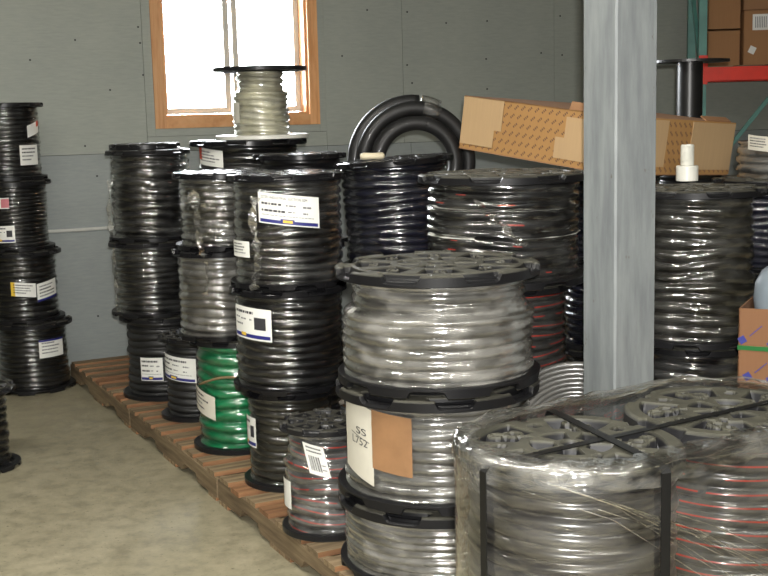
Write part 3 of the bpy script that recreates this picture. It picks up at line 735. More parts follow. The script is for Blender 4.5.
# the tall clear-wrapped stack in front
stack('front', [438, 438, 440], [262, 377, 484], [203, 202, 200],
      ['wide clear-wrapped grey hose reel with an open slotted top, topmost of its stack', 'clear-wrapped grey hose reel with brown tape and a handwritten paper', 'clear-wrapped grey hose reel at the foot of the taped reel stack'],
      depth=3.75, turns=[9, 8, 8], hose=['silver_hose', 'silver_hose', 'silver_hose'], film=['silver_film', 'hazy_film', 'silver_film'], ratio=[0.93, 0.9, 0.93], fl=('dusty', 0), step=[(0.68, 0.9, 0.05), None, None], ft=0.036, group='wide clear-wrapped reels', loose=0.12)
sticker('front1', 347, 402, 373, 476, slope=0.25, style='plain', paper='paper_aged', texts=[('SS', 0.5, 0.58, 0.32, 0.09, 1, 0.1), ('L752', 0.35, 0.42, 0.5, 0.10, 1, 0.1)], extra=((0.3, 0.9, 0.545, 0.555, 1),))
sticker('front1', 372, 415, 412, 474, slope=0.10, style='none', paper='tape', name='tape_patch', lift=0.002)

# behind and beside it
stack('navy', [401, 402, 402], [161, 268, None], [120, 108, 108],
      ['glossy blue-black hose reel with a slotted top beneath the big hose coil', 'blue-black hose reel hidden beneath the glossy slotted-top one', 'blue-black hose reel at the foot of the glossy slotted-top stack'],
      depth=5.42, turns=[12, 11, 11], hose='navy_hose', film='clear_film', ratio=0.87, fl=('clean', 0), group='reels stacked on the pallet row')
o = REELS['navy0']['o']; o.rotation_euler[1] = R(-3.5); o.location.z += 0.016
stack('redline', [503, 503, 503], [172, 280, None], [168, 136, 136],
      ['wide film-wrapped black hose reel with thin red lines and a white paper corner', 'dark hose reel with red lines below the wide film-wrapped one', 'dark hose reel at the foot of the wide film-wrapped stack'],
      depth=4.4, turns=[10, 10, 10], hose=['red_line_hose', 'grey_red_hose', 'red_line_hose'], film=['shiny_film', 'clear_film', None], ratio=[0.88, 0.9, 0.9], fl=('dusty', 0), group='reels stacked on the pallet row')
sticker('redline0', 425, 209, 437, 236, shear=0.4, style='plain')
film_tail('redline0', [(474, 200), (490, 214), (505, 228), (516, 240), (530, 247)], 0.035, 9)
stack('behindpost', [612, 612, 612], [(1.31,), None, None], [104, 104, 104],
      ['black hose reel under the printed carton, behind the grey post', 'black hose reel in the middle of the stack behind the grey post', 'black hose reel with red lines low in the stack behind the grey post'],
      depth=5.3, turns=11, hose=['navy_hose', 'navy_hose', 'red_line_hose'], film='clear_film', ratio=0.89, fl=('black', 0), group='reels behind the grey post')
stack('fitting', [695, 694], [187, 338], [138, 124],
      ['tall film-wrapped black hose reel carrying the white fitting', 'tall film-wrapped black hose reel standing under the one with the white fitting'],
      depth=4.4, turns=[13, 12], hose=['olive_hose', 'black_hose'], film=['shiny_film', 'shiny_film'], ratio=[0.85, 0.86], fl=('dusty', 0), step=[(0.42, 0.93, 0.06), None], group='reels beside the grey post', loose=0.25)
stack('edge', [776, 776, 776], [177, None, None], [126, 120, 120],
      ['shiny black hose reel behind the one with the white fitting', 'shiny black hose reel behind the open carton, middle of its stack', 'shiny black hose reel at the foot of the stack behind the open carton'],
      depth=5.0, turns=11, hose='navy_hose', film='clear_film', ratio=0.86, fl=('dusty', 0), group='reels beside the grey post')
# by the window
stack('window', [261, 250, 266, 268], [67, 139, None, None], [93, 116, 86, 82],
      ['pale clear-wrapped wire reel with a wide flat top, in front of the window', 'black hose reel with a red-cornered sticker carrying the pale wire reel', 'black hose reel hidden beneath the one that carries the pale wire reel', 'black hose reel on the pallet at the foot of the window stack'],
      depth=6.2, turns=[10, 8, 8, 8], hose=['pale_hose', 'black_hose', 'black_hose', 'black_hose'], film=['hazy_film', 'clear_film', None, None], ratio=[0.58, 0.82, 0.85, 0.85], fl=[('plain', 0), ('clean', 0), ('clean', 0), ('clean', 0)], bottom=[('bright', 0), ('clean', 0), ('clean', 0), ('clean', 0)],
      step=[(0.68, 0.83, 0.03), None, None, None], ft=[0.022, 0.03, 0.03, 0.03], group='reels stacked under the window')
sticker('window0', 233.5, 103, 239.5, 123, style='plain', paper='paper_aged'); sticker('window1', 200, 149, 223, 166, slope=0.1, style='lines', extra=((0.0, 0.18, 0.3, 1.0, 5),))
stack('mid', [301, 301, 301], [153, None, None], [93, 90, 90],
      ['black hose reel with a slotted top behind the big-label reel', 'black hose reel hidden behind the big-label stack, middle of its stack', 'black hose reel hidden behind the big-label stack, on the pallet'],
      depth=5.64, turns=9, ratio=0.86, fl=('clean', 0), group='reels stacked on the pallet row')
stack('coilbase', [415, 415], [(0.985,), None], [92, 92], ['black hose reel hidden under the big upright hose coil', 'black hose reel on the pallet under the big upright hose coil'], depth=6.12, turns=9, group='reels stacked on the pallet row')

# empty steel reel beside the rack
stack('empty', [690, 690, 690], [(1.42,), None, None], [84, 84, 84], ['black hose reel hidden under the bare steel reel', 'black hose reel under the bare steel reel, middle of its stack', 'black hose reel at the foot of the bare steel reel stack'], depth=6.35, turns=9, group='reels behind the printed carton')
p = P(690, 60, 6.35); sc = scale_at(p)
er = empty('empty_reel', (p.x, p.y, 1.4204)); tag(er, 'bare black steel reel with no hose, thin discs and a plain core', 'reel')
eh = p.z - 1.42
MB().lathe([(0.0001, 0), (0.205, 0), (0.205, 0.014), (0.0001, 0.014)], 56).build('disc', 'black_steel', er, (0, 0, eh - 0.014))
MB().lathe([(0.0001, 0), (0.205, 0), (0.205, 0.014), (0.0001, 0.014)], 56).build('disc', 'black_steel', er)
MB().lathe([(0.068, 0.014), (0.068, eh - 0.014)], 40).build('core', 'black_steel', er, smooth=True)

# ------------------------------------------------------------------ wrapped pair of stacks in the foreground
ZT = 0.90
A = Vector((0.385, 2.40, 0)); B = Vector((0.785, 2.65, 0)); RA = 0.234
AX = (B - A).normalized(); AN = Vector((-AX.y, AX.x, 0)); AYAW = math.atan2(AX.y, AX.x)
h2 = (ZT - PH) / 2
for nm, C, hz, lb in (('loada', A, ['dark_grey_hose', 'grey_red_hose'], ['wide grey hose reel with a moulded black top under foreground film', 'wide hose reel at the foot of the film-wrapped foreground load']),
                      ('loadb', B, ['grey_red_hose', 'silver_hose'], ['red-striped hose reel with a moulded black top inside the strapped load', 'hose reel under the red-striped one inside the strapped load'])):
    for k in range(2):
        reel(nm + str(k), (C.x, C.y, PH + (1 - k) * h2 + 0.0004), RA, h2 - 0.0008, lb[k], hz[k], 10, 0.93, ('dusty', 1), None, None, 0.04, 'reels in the film-wrapped load', loose=0.1)
pc = (A + B) / 2
o = pallet(Vector((pc.x, pc.y, 0)), AYAW + math.pi / 2, 'wooden pallet under the strapped and film-wrapped load'); o.scale = (0.6, 0.92, 1)

def stadium(Rr, n=200):
    """closed outline round both stacks, starts on the left end"""
    L = (B - A).length; per = 2 * math.pi * Rr + 2 * L; out = []
    for k in range(n):
        s = per * k / n
        if s < math.pi * Rr / 2: a = math.pi + s / Rr; p = A + AX * (Rr * math.cos(a)) + AN * (Rr * math.sin(a)); nn = AX * math.cos(a) + AN * math.sin(a)
        elif s < math.pi * Rr / 2 + L: q = s - math.pi * Rr / 2; p = A - AN * Rr + AX * q; nn = -AN
        elif s < 1.5 * math.pi * Rr + L: a = 1.5 * math.pi + (s - math.pi * Rr / 2 - L) / Rr; p = B + AX * (Rr * math.cos(a)) + AN * (Rr * math.sin(a)); nn = AX * math.cos(a) + AN * math.sin(a)
        elif s < 1.5 * math.pi * Rr + 2 * L: q = s - 1.5 * math.pi * Rr - L; p = B + AN * Rr - AX * q; nn = AN
        else: a = math.pi / 2 + (s - 1.5 * math.pi * Rr - 2 * L) / Rr; p = A + AX * (Rr * math.cos(a)) + AN * (Rr * math.sin(a)); nn = AX * math.cos(a) + AN * math.sin(a)
        out.append((p.copy(), nn.copy(), s))
    return out
def load_film():
    n = 300; out = stadium(RA + 0.012, n); rng = np.random.default_rng(4)
    zs = list(np.linspace(0.03, ZT - 0.02, 60)) + [ZT + 0.006, ZT + 0.016, ZT + 0.02]
    ins = [0.0] * 60 + [0.006, 0.03, 0.055]
    fr = [(rng.uniform(6, 30), rng.uniform(-14, 14), rng.uniform(0, 6.28), rng.uniform(0.3, 1)) for _ in range(16)]
    X = np.zeros((len(zs), n)); Y = X.copy(); Z = X.copy()
    for i, z in enumerate(zs):
        for k, (p, nn, s) in enumerate(out):
            d = sum(w_ * math.sin(a * s + c * z + ph) for a, c, ph, w_ in fr) / 5.5
            dd = 0.0035 * d - ins[i] * (1 + 0.5 * math.sin(11 * s) * math.sin(4.3 * s + 1)); q = p + nn * dd
            X[i, k], Y[i, k], Z[i, k] = q.x - A.x, q.y - A.y, z + (0.005 * d if i >= 60 else 0)
    return grid_mesh('stretch_film', X, Y, Z, ['load_film'])
lf = empty('stretch_wrap', (A.x, A.y, 0.03)); tag(lf, 'crinkled clear stretch film wound round the two strapped reel stacks in the foreground', 'film')
fo = link('film_sheet', load_film(), lf, (0, 0, -0.03))
def rim_rope(seed, zoff, rad, inset, f0=0, f1=1, wig=0.006):
    rb = random.Random(seed); n = 220; out = stadium(RA + 0.010 - inset, n); pts = []; rs = []
    ph = [rb.uniform(0, 6.28) for _ in range(4)]
    for k in range(int(n * f0), int(n * f1)):
        p, nn, s = out[k % n]
        q = p + nn * (wig * math.sin(17 * s + ph[0]) + wig * 0.7 * math.sin(41 * s + ph[1])) + Vector((0, 0, ZT + zoff + wig * 0.7 * math.sin(23 * s + ph[2])))
        pts.append(q - Vector((A.x, A.y, 0.03))); rs.append(rad * (0.6 + 0.4 * math.sin(31 * s + ph[3]) ** 2 + rb.uniform(0, 0.4)))
    b = MB(); b.tube(pts, rs, 7, closed=(f1 - f0 >= 1)); return b.build('film_rope', 'rope_film', lf)
rim_rope(1, 0.008, 0.0016, 0.002); rim_rope(2, 0.016, 0.0014, 0.02)
def crumple_band(seed, inset, width, zlift, f0, f1):
    rb = np.random.default_rng(seed); n = 420; out = stadium(RA + 0.012, n); rows = 9
    ks = list(range(int(n * f0), int(n * f1))); X = np.zeros((rows, len(ks))); Y = X.copy(); Z = X.copy()
    fr = [(rb.uniform(15, 95), rb.uniform(-3, 3), rb.uniform(0, 6.28), rb.uniform(0.3, 1)) for _ in range(14)]
    for i in range(rows):
        v = i / (rows - 1)
        for q, k in enumerate(ks):
            p, nn, s_ = out[k % n]
            d = sum(w_ * math.sin(a_ * s_ + c_ * 3 * v + ph) for a_, c_, ph, w_ in fr) / 4.0
            e = sum(w_ * math.sin(a_ * 0.7 * s_ - c_ * 4 * v + ph * 2) for a_, c_, ph, w_ in fr) / 4.0
            # rises over the rim, then folds inwards
            r_in = inset + width * max(0.0, v - 0.45) / 0.55 * (1 + 0.35 * d); zz = zlift + (-0.035 + 0.045 * min(1, v / 0.45)) + 0.006 * e
            pt_ = p - nn * (r_in + 0.004 * d * (1 - v)); X[i, q], Y[i, q], Z[i, q] = pt_.x - A.x, pt_.y - A.y, ZT + zz - 0.03
    link('film_edge', grid_mesh('film_edge', X, Y, Z, ['rope_film'], closed=False), lf)
crumple_band(3, -0.005, 0.035, 0.006, 0.0, 0.5); crumple_band(4, 0.002, 0.05, 0.010, 0.9, 1.3); crumple_band(8, -0.003, 0.03, 0.008, 0.48, 0.95)
# taut diagonal folds running down the front of the film
def fold(px, seed, rad=0.0035):
    rb = random.Random(seed); pts = []; rs = []
    for k in range(len(px) - 1):
        for q in range(10):
            f = q / 10; x = px[k][0] + (px[k + 1][0] - px[k][0]) * f; y = px[k][1] + (px[k + 1][1] - px[k][1]) * f
            d = ray(x, y)            # hit the front of the load: stack A, the straight run, or stack B
            best = None
            for C in (A, B):
                ox, oy = CAM.x - C.x, CAM.y - C.y; a2 = d.x ** 2 + d.y ** 2; b2 = ox * d.x + oy * d.y; c2 = ox * ox + oy * oy - (RA + 0.018) ** 2
                D = b2 * b2 - a2 * c2
                if D > 0:
                    t = (-b2 - math.sqrt(D)) / a2; best = t if best is None else min(best, t)
            t = ((A - AN * (RA + 0.018)) - CAM).dot(AN) / d.dot(AN); pp = CAM + d * t; u_ = (pp - A).dot(AX)
            if 0 <= u_ <= (B - A).length: best = t if best is None else min(best, t)
            if best is None: continue
            pts.append(CAM + d * best - Vector((A.x, A.y, 0.03))); rs.append(rad * rb.uniform(0.4, 1.2))
    if len(pts) > 3:
        b = MB(); b.tube(pts, rs, 6); b.build('film_fold', 'rope_film', lf)
rb = random.Random(5)
for k in range(15):
    x0 = 520 + k * 11 + rb.uniform(-8, 8); y0 = 486 + k * 2.5 + rb.uniform(-9, 9)
    L = rb.uniform(120, 260); fold([(x0, y0), (x0 + L * 0.4, y0 + L * 0.13), (x0 + L, y0 + L * rb.uniform(0.38, 0.52))], 30 + k, rb.uniform(0.0005, 0.0014))
for k in range(7):
    x0 = 452 + k * 3.2; fold([(x0, 452 + k * 1.8), (x0 + 6 + k, 476 + k * 2), (x0 + 20 + 3 * k, 492 + 2 * k)], 60 + k, 0.0008)
for k in range(8):
    x0 = 690 + k * 9; fold([(x0, 466 - k * 4), (x0 + 40, 456 - k * 4 + rb.uniform(-4, 4)), (x0 + 100, 432 - k * 2)], 80 + k, 0.0007)

# straps: one lengthwise over both stacks, one across stack A
def strap(name, label, pts, width):
    org = pts[0]; b = MB(); rows = []
    N = len(pts)
    for k, p in enumerate(pts):
        t = (pts[min(k + 1, N - 1)] - pts[max(k - 1, 0)]).normalized(); side = strap.side; e = t.cross(side).normalized() * 0.0012
        rows.append([p - org + side * s_ * width / 2 + e * q for s_, q in ((-1, -1), (1, -1), (1, 1), (-1, 1))])
    for k in range(N - 1):
        for q in range(4): b.quad(rows[k][q], rows[k][(q + 1) % 4], rows[k + 1][(q + 1) % 4], rows[k + 1][q])
    b.quad(*rows[0]); b.quad(*reversed(rows[-1]))
    o = b.build(name, 'strap', None, org); tag(o, label, 'strap', 'straps over the wrapped load'); return o
zt = ZT + 0.004; ro = RA + 0.022
def over(c0, dirv, back, off):
    e0 = c0 + dirv * -1 * math.sqrt(max(0, ro * ro - off * off)); e1 = back
    return [Vector((e0.x, e0.y, 0.125)), Vector((e0.x, e0.y, 0.5)), Vector((e0.x, e0.y, zt - 0.012)), Vector((e0.x + dirv.x * 0.012, e0.y + dirv.y * 0.012, zt)), Vector((e1.x - dirv.x * 0.012, e1.y - dirv.y * 0.012, zt)), Vector((e1.x, e1.y, zt - 0.012)), Vector((e1.x, e1.y, 0.5)), Vector((e1.x, e1.y, 0.125))]
strap.side = AN
off = -0.03
c0 = A + AN * off; half = math.sqrt(ro * ro - off * off)
strap('strap', 'black strap running lengthwise over both wrapped reel stacks', over(c0, AX, B + AN * off + AX * half, off), 0.019)
# crosswise strap, from the front at pixel (665,465) to the back at (555,413)
f0 = PZ(661, 466, zt); b0 = PZ(553, 412, zt); dv = (b0 - f0); dv.z = 0; dv.normalize(); sd = Vector((-dv.y, dv.x, 0)); off2 = (f0 - A).dot(sd)
strap.side = sd; c1 = A + sd * off2; half2 = math.sqrt(max(0.01, ro * ro - off2 * off2))
pts = over(c1, dv, c1 + dv * half2, off2)
pts = [p + Vector((0, 0, 0.003)) if p.z > 0.6 else p for p in pts]
strap('strap', 'black strap crossing one wrapped reel stack from front to back', pts, 0.021)

# ------------------------------------------------------------------ post
pp_ = PZ(613, 400, 0.0); 
pd = 3.70
pb = P(619, 250, pd); pside = 0.162
MBp = MB(); s_ = pside / 2; ch = 0.006
prof = [(-s_ + ch, -s_), (s_ - ch, -s_), (s_, -s_ + ch), (s_, s_ - ch), (s_ - ch, s_), (-s_ + ch, s_), (-s_, s_ - ch), (-s_, -s_ + ch)]
for k in range(8):
    a, b_ = prof[k], prof[(k + 1) % 8]; MBp.quad((a[0], a[1], 0), (b_[0], b_[1], 0), (b_[0], b_[1], CEIL - 0.001), (a[0], a[1], CEIL - 0.001))
post = MBp.build('timber_post', 'post', None, (pb.x, pb.y, 0.0), (0, 0, R(28)))
tag(post, 'square grey painted timber post standing among the reels', 'post')

# ------------------------------------------------------------------ hose coils
# big black coil standing upright on the reels behind
cz = 0.985; rh = 0.037
p = P(413, 160, 6.0)
hc = empty('hose_coil', (p.x, 6.12, cz + 0.0005), R(8)); tag(hc, 'big loose coil of thick black hose standing upright on the reels', 'hose coil')
CR = 0.345
pts = []; N = 60; rb = random.Random(8)
turn_par = [(CR - rh, 0.0, 0.0), (CR - 1.9 * rh, -0.09, 0.0), (CR - 3.3 * rh, -0.02, 0.0), (CR - 3.9 * rh, -0.13, 0.0)]
for ti, (rad, y, ex) in enumerate(turn_par):
    r2, y2, _ = turn_par[min(ti + 1, 3)]
    for k in range(N):
        f = k / N; g_ = f * f * (3 - 2 * f); a = 2 * math.pi * f + 1.45
        R1 = rad + (r2 - rad) * g_; yy = y + (y2 - y) * g_
        pts.append((R1 * math.cos(a) * 1.0, yy, CR + R1 * math.sin(a)))
MB().tube(pts, rh, 14).build('hose', 'black_hose_matt', hc, smooth=True)
tb_ = MB()
for a0 in (1.25,):
    for (rad, y, ex) in turn_par[:3]:
        seg = [((rad) * math.cos(a0 + 0.16 * q), y, CR + rad * math.sin(a0 + 0.16 * q)) for q in range(-1, 2)]
        tb_.tube(seg, rh * 1.06, 14)
tb_.build('film_band', 'hazy_film', hc, smooth=True)
# silvery coil standing between the front stack and the post
sc_ = empty('hose_coil', (0.665, 4.04, PH + 0.0005), R(-8)); tag(sc_, 'coil of clear-wrapped grey hose standing upright beside the post', 'hose coil')
pts = []; Rm = 0.305
for t_ in range(10):
    for k in range(56):
        a = 2 * math.pi * k / 56; f = (t_ + k / 56); rad = Rm - 0.012 - 0.018 * (f if f < 7 else 7 + (f - 7) * 0.2); y = -0.05 + 0.007 * f
        pts.append((rad * math.cos(a), y, Rm + rad * math.sin(a)))
MB().tube(pts, 0.0105, 9).build('hose', 'silver_hose', sc_, smooth=True)

# ------------------------------------------------------------------ printed carton lying on the reels
Lb = P(459, 147, 5.22); Cb = P(613, 174, 4.62); Rb_ = P(732, 160, 5.42)
ux = (Lb - Cb); uy = (Rb_ - Cb) * 0.80
lx, ly = ux.length, uy.length
uy.z -= 0.04; ux.normalize(); uy = (uy - ux * uy.dot(ux)).normalized(); uz = uy.cross(ux) if uy.cross(ux).z > 0 else ux.cross(uy)
BHt = 0.225
car = bpy.data.objects.new('carton', None); col.objects.link(car); tag(car, 'long tan carton printed with rows of small dark marks, lying across the reels', 'box')
mw = Matrix((ux, uy, uz)).transposed().to_4x4(); mw.translation = Cb; car.matrix_world = mw
def cface(name, origin, du, dv_, W, H, mat, t=0.005, par=car):
    """board panel with metric uv"""
    b = MB(); du = Vector(du); dv_ = Vector(dv_); nn = du.cross(dv_).normalized() * t; o_ = Vector(origin)
    p0, p1, p2, p3 = o_, o_ + du * W, o_ + du * W + dv_ * H, o_ + dv_ * H
    b.quad(p0, p1, p2, p3); q = [p - nn for p in (p0, p1, p2, p3)]; b.quad(q[3], q[2], q[1], q[0])
    P4 = [p0, p1, p2, p3]
    for k in range(4): b.quad(P4[k], q[k], q[(k + 1) % 4], P4[(k + 1) % 4])
    o = b.build(name, mat, par); me = o.data; lay = me.uv_layers.new(name='UVMap')
    for li, lp in enumerate(me.loops):
        v = me.vertices[lp.vertex_index].co - o_; lay.data[li].uv = (v.dot(du), v.dot(dv_))
    return o
cface('side_panel', (0, 0, 0), (1, 0, 0), (0, 0, 1), lx, BHt, 'cardboard_print')            # faces the aisle
cface('side_panel', (0, 0, 0), (0, 1, 0), (0, 0, 1), ly, BHt, 'cardboard_print')
cface('side_panel', (lx, 0, 0), (0, 1, 0), (0, 0, 1), ly, BHt, 'cardboard')
cface('side_panel', (0, ly, 0), (1, 0, 0), (0, 0, 1), lx, BHt, 'cardboard_print')
cface('bottom_panel', (0, 0, 0), (1, 0, 0), (0, 1, 0), lx, ly, 'cardboard')
cface('flap', (0.10, 0.01, BHt), (1, 0, 0), (0, 0.35, 0.93), 0.16, 0.035, 'cardboard')
cface('top_panel', (0, 0, BHt), (1, 0, 0), (0, 1, 0), lx, ly / 2 - 0.002, 'cardboard'); cface('top_panel', (0, ly / 2 + 0.002, BHt), (1, 0, 0), (0, 1, 0), lx, ly / 2 - 0.002, 'cardboard')
cface('flap', (0, ly * 0.72, BHt), (0, 1, 0), (0.5, 0, 0.25), 0.2, 0.06, 'cardboard')
for (x0, x1, z0, z1) in ((lx - 0.235, lx - 0.006, 0.095, BHt - 0.003), (lx - 0.195, lx - 0.006, 0.02, 0.095), (0.0, 0.255, 0.11, BHt - 0.03), (0.0, 0.30, 0.025, 0.11)):
    b = MB(); b.box(((x0 + x1) / 2, -0.004 - 0.0015, (z0 + z1) / 2), (x1 - x0, 0.002, z1 - z0)); b.build('bare_patch', 'cardboard_plain', car)
for (y0, y1, z0, z1) in ((ly - 0.34, ly - 0.005, 0.02, BHt - 0.006), (0.0, 0.33, 0.03, BHt - 0.006)):
    b = MB(); b.box((-0.0065, (y0 + y1) / 2, (z0 + z1) / 2), (0.002, y1 - y0, z1 - z0)); b.build('bare_patch', 'cardboard_plain', car)

# ------------------------------------------------------------------ white fitting on the reel beside the post
r = REELS['fitting0']; zt_ = r['c'].z + r['H']
p = PZ(687, 181, zt_)
wf = empty('pipe_fitting', (p.x, p.y, zt_ + 0.0005)); tag(wf, 'white plastic threaded pipe fitting standing on a black reel', 'pipe fitting')
MB().lathe([(0.0001, 0), (0.042, 0), (0.044, 0.002), (0.044, 0.058), (0.041, 0.062), (0.028, 0.062)], 36).build('socket', 'white_plastic', wf, smooth=False)
pr = []; z = 0.062
while z < 0.142: pr += [(0.0255, z), (0.0275, z + 0.0025), (0.0255, z + 0.005)]; z += 0.005
pr += [(0.024, 0.1455), (0.018, 0.1455), (0.018, 0.1)]
MB().lathe(pr, 32).build('threaded_end', 'white_plastic', wf)

# film-wrapped coil on the far right stack, with a label
r = REELS['edge0']; zt_ = r['c'].z + r['H']
wb = empty('wrapped_coil', (r['c'].x + 0.06, r['c'].y + 0.06, zt_ + 0.0005)); tag(wb, 'low film-wrapped coil of grey hose lying on a shiny black reel', 'hose coil')
link('hose_winding', coil_mesh(0.2, 0.15, 4, 77, 'grey_hose'), wb); link('stretch_film', film_mesh(0.203, 0.152, 4, 77, 'hazy_film'), wb)
MB().lathe([(0.1, 0.0), (0.1, 0.148), (0.196, 0.148), (0.2, 0.14)], 48).build('inner_turns', 'grey_hose', wb)
REELS['wrapped'] = dict(o=wb, c=wb.location.copy(), R=0.214, Rf=0.22, H=0.15)
sticker('wrapped', 748, 136, 774, 151, slope=0.1, style='lines', paper='paper_aged')

# cream scrap of foam on the navy reel
r = REELS['navy0']; zt_ = r['c'].z + r['H']; p = PZ(366, 152, zt_)
b = MB(); b.lathe([(0.0001, -0.055), (0.012, -0.055), (0.017, -0.04), (0.015, 0.0), (0.0165, 0.045), (0.010, 0.055), (0.0001, 0.055)], 16)
cs = b.build('paper_roll', 'cream', None, (-0.095 + r['c'].x - 0.03, r['c'].y - 0.02, zt_ + 0.0265), (0, math.pi / 2, R(8)), smooth=True); tag(cs, 'small cream roll lying on the glossy blue-black reel', 'roll')

# ------------------------------------------------------------------ open carton with green band at the right
bd = 3.62
p = P(739, 308, bd)
zt_ = p.z; bw, bdp, bh = 0.42, 0.36, 0.40
yaw = R(-27); ca, sa = math.cos(yaw), math.sin(yaw)
def carton(name, label, corner, yaw, W, D, Hh, mat, open_top=False, group=None):
    """corner = left front bottom corner"""
    o = empty(name, corner, yaw); tag(o, label, 'box', group)
    cface('side_panel', (0, 0, 0), (1, 0, 0), (0, 0, 1), W, Hh, mat, 0.004, o); cface('side_panel', (W, D, 0), (-1, 0, 0), (0, 0, 1), W, Hh, mat, 0.004, o)
    cface('side_panel', (0, D, 0), (0, -1, 0), (0, 0, 1), D, Hh, mat, 0.004, o); cface('side_panel', (W, 0, 0), (0, 1, 0), (0, 0, 1), D, Hh, mat, 0.004, o)
    cface('bottom_panel', (0.005, 0.005, 0.005), (1, 0, 0), (0, 1, 0), W - 0.01, D - 0.01, mat, 0.004, o)
    if not open_top:
        cface('top_flap', (0.0, 0.0, Hh), (1, 0, 0), (0, 1, 0), W, D / 2 - 0.002, mat, 0.004, o); cface('top_flap', (0.0, D / 2 + 0.002, Hh), (1, 0, 0), (0, 1, 0), W, D / 2 - 0.002, mat, 0.004, o)
        b = MB(); b.box((W / 2, D / 2, Hh + 0.0006), (W, 0.05, 0.0008)); b.build('tape_strip', 'tape', o)
    return o
c_low = carton('carton', 'brown carton on the floor under the open carton with a green band', (p.x, bd, 0.0005), yaw, bw, bdp, zt_ - bh - 0.004, 'cardboard_brown')
c_top = carton('carton', 'open brown carton with blue print and a green band beside the wrapped load', (p.x, bd, zt_ - bh), yaw, bw, bdp, bh, 'cardboard_brown', True)
b = MB(); zg = 0.40 - 0.125
b.box((bw / 2, -0.0015, zg), (bw + 0.004, 0.002, 0.014)); b.box((-0.0015, bdp / 2, zg), (0.002, bdp, 0.014)); b.box((bw + 0.0015, bdp / 2, zg), (0.002, bdp, 0.014)); b.box((bw / 2, bdp + 0.0015, zg), (bw + 0.004, 0.002, 0.014))
b.build('green_band', 'green_strap', c_top)
for (x, z, a) in ((0.012, 0.30, 0.6), (0.03, 0.185, 0.6), (0.10, 0.29, 0.6), (0.10, 0.18, 0.6)):
    b = MB(); rt = Matrix.Rotation(-a, 3, 'Y')
    b.box((0, -0.0012, 0), (0.022, 0.0012, 0.022), rt); b.build('blue_print', 'blue_ink', c_top, (x, 0, z))
    b = MB(); b.box((0, -0.0012, 0), (0.05, 0.001, 0.0025), Matrix.Rotation(-0.75, 3, 'Y')); b.build('blue_print', 'blue_ink', c_top, (x + 0.04, 0, z + 0.03))
# grey jug standing in the carton
jc = Vector((p.x, bd, zt_ - bh + 0.0062)) + Vector((ca * 0.10 - sa * 0.2, sa * 0.10 + ca * 0.2, 0))
jg = empty('plastic_jug', jc); tag(jg, 'blue-grey plastic jug standing in the open carton', 'jug')
MB().lathe([(0.0001, 0), (0.075, 0), (0.085, 0.01), (0.085, 0.36), (0.09, 0.40), (0.085, 0.45), (0.065, 0.49), (0.03, 0.515), (0.03, 0.53), (0.0001, 0.53)], 36).build('body', 'grey_plastic', jg, smooth=True)
MB().lathe([(0.0001, 0.53), (0.034, 0.53), (0.034, 0.555), (0.0001, 0.555)], 24).build('cap', 'white_plastic', jg)

# ------------------------------------------------------------------ pallet rack with cartons at the back
s0 = wallsz(702, 60, 0.75)[0]
RYAW = R(-6)
rk = empty('pallet_rack', wframe(s0, 0.75), RYAW); tag(rk, 'teal and red steel pallet rack loaded with brown cartons', 'rack')
RD = 0.5
zb_ = (CAM + ray(720, 74) * ((wframe(s0, 0.75).y - CAM.y) / ray(720, 74).y)).z
for y in (0, RD):
    for x in (0, 2.5):
        MB().box((x, y, 1.35), (0.055, 0.055, 2.7)).build('upright', 'teal_paint', rk)
MB().box((-0.005, 0, 0.006), (0.12, 0.12, 0.012)).build('foot_plate', 'teal_paint', rk)
for x in (0, 2.5):
    for (za, zc) in ((0.3, 1.0), (1.0, 1.75), (1.75, 2.45)):
        L = math.hypot(RD, zc - za); an = math.atan2(zc - za, RD)
        MB().box((0, 0, 0), (0.025, L, 0.03)).build('brace', 'teal_paint', rk, (x, RD / 2, (za + zc) / 2), (an, 0, 0))
for y in (-0.032, RD + 0.032):
    MB().box((1.25, y, zb_), (2.44, 0.04, 0.095)).build('beam', 'red_paint', rk)
    for x in (0.0, 2.5): MB().box((x, y - 0.024 * (1 if y < 0.3 else -1), zb_ + 0.03), (0.062, 0.006, 0.2)).build('beam_bracket', 'red_paint', rk)
a0 = Vector((1.25, RD - 0.02, zb_ - 0.95))
MB().box((0, 0, 0), (0.03, 0.02, 1.15)).build('brace', 'teal_paint', rk, (0.30, RD, zb_ - 0.52), (0, R(38), 0))
dk = MB()
for k in range(12): dk.box((0.12 + k * 0.205, RD / 2, zb_ + 0.05), (0.17, RD + 0.1, 0.008))
for k in range(12): MB().box((0, 0, 0), (0.17, RD + 0.1, 0.008)).build('deck_board', 'pallet_wood', rk, (0.12 + k * 0.205, RD / 2, zb_ + 0.052))
zd = zb_ + 0.0562
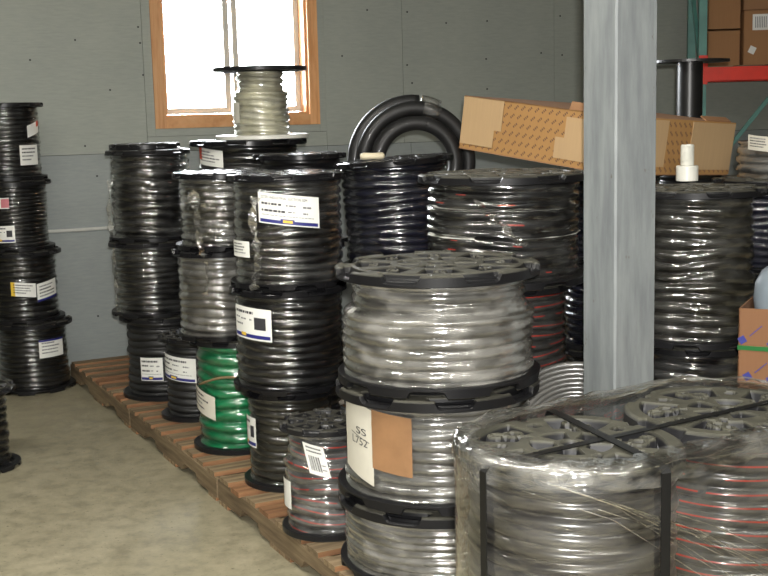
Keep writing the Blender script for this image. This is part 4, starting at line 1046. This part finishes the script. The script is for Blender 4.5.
RU = Vector((math.cos(RYAW), math.sin(RYAW), 0)); RB = Vector((-math.sin(RYAW), math.cos(RYAW), 0)); RO = wframe(s0, 0.75)
def on_rack(x, y, dz): return RO + RU * x + RB * y + Vector((0, 0, zd + dz))
def sz(px, py, yoff=0.0):
    d = ray(px, py); q = RO + RB * yoff; t = (q - CAM).dot(RB) / d.dot(RB); pt_ = CAM + d * t; return ((pt_ - RO).dot(RU), pt_.z)
x1 = sz(743, 50)[0]; h1 = sz(725, 30)[1] - zd
carton('carton', 'plain brown carton resting on the red beam beside the teal upright', on_rack(0.05, 0.06, 0.0), RYAW, x1 - 0.06, 0.4, h1, 'cardboard_dark', group='cartons on the rack')
carton('carton', 'plain brown carton stacked on another at the teal upright', on_rack(0.05, 0.06, h1 + 0.012), RYAW, x1 - 0.06, 0.4, 0.32, 'cardboard_dark', group='cartons on the rack')
h3 = sz(756, 10)[1] - zd
c3 = carton('carton', 'brown carton on the rack with a printed white label and a small tilted sticker', on_rack(x1 + 0.004, 0.0, 0.0), RYAW, 0.46, 0.55, h3, 'cardboard_dark', group='cartons on the rack')
carton('carton', 'brown carton with a white sticker on top of the labelled rack carton', on_rack(x1 + 0.004, 0.02, h3 + 0.004), RYAW, 0.44, 0.5, 0.25, 'cardboard', group='cartons on the rack')
b = MB(); a = sz(752, 22); e = sz(768, 22); t_ = sz(760, 14)[1] - zd; u_ = sz(760, 30)[1] - zd; xx = a[0] - x1
b.box((xx + 0.07, -0.001, (t_ + u_) / 2), (0.14, 0.001, t_ - u_), mi=0)
for k in range(7): b.box((xx + 0.02 + 0.012 * k, -0.0018, (t_ + u_) / 2), (0.005, 0.001, (t_ - u_) * 0.7), mi=1)
for k in range(4): b.box((xx + 0.118, -0.0018, u_ + (t_ - u_) * (0.25 + 0.16 * k)), (0.025, 0.001, 0.008), mi=1)
b.build('paper_label', ['paper', 'ink_soft'], c3)
a = sz(751.5, 50); b = MB(); b.box((a[0] - x1, -0.001, a[1] - zd), (0.045, 0.001, 0.05), Matrix.Rotation(0.45, 3, 'Y')); b.build('sticker', 'paper', c3)
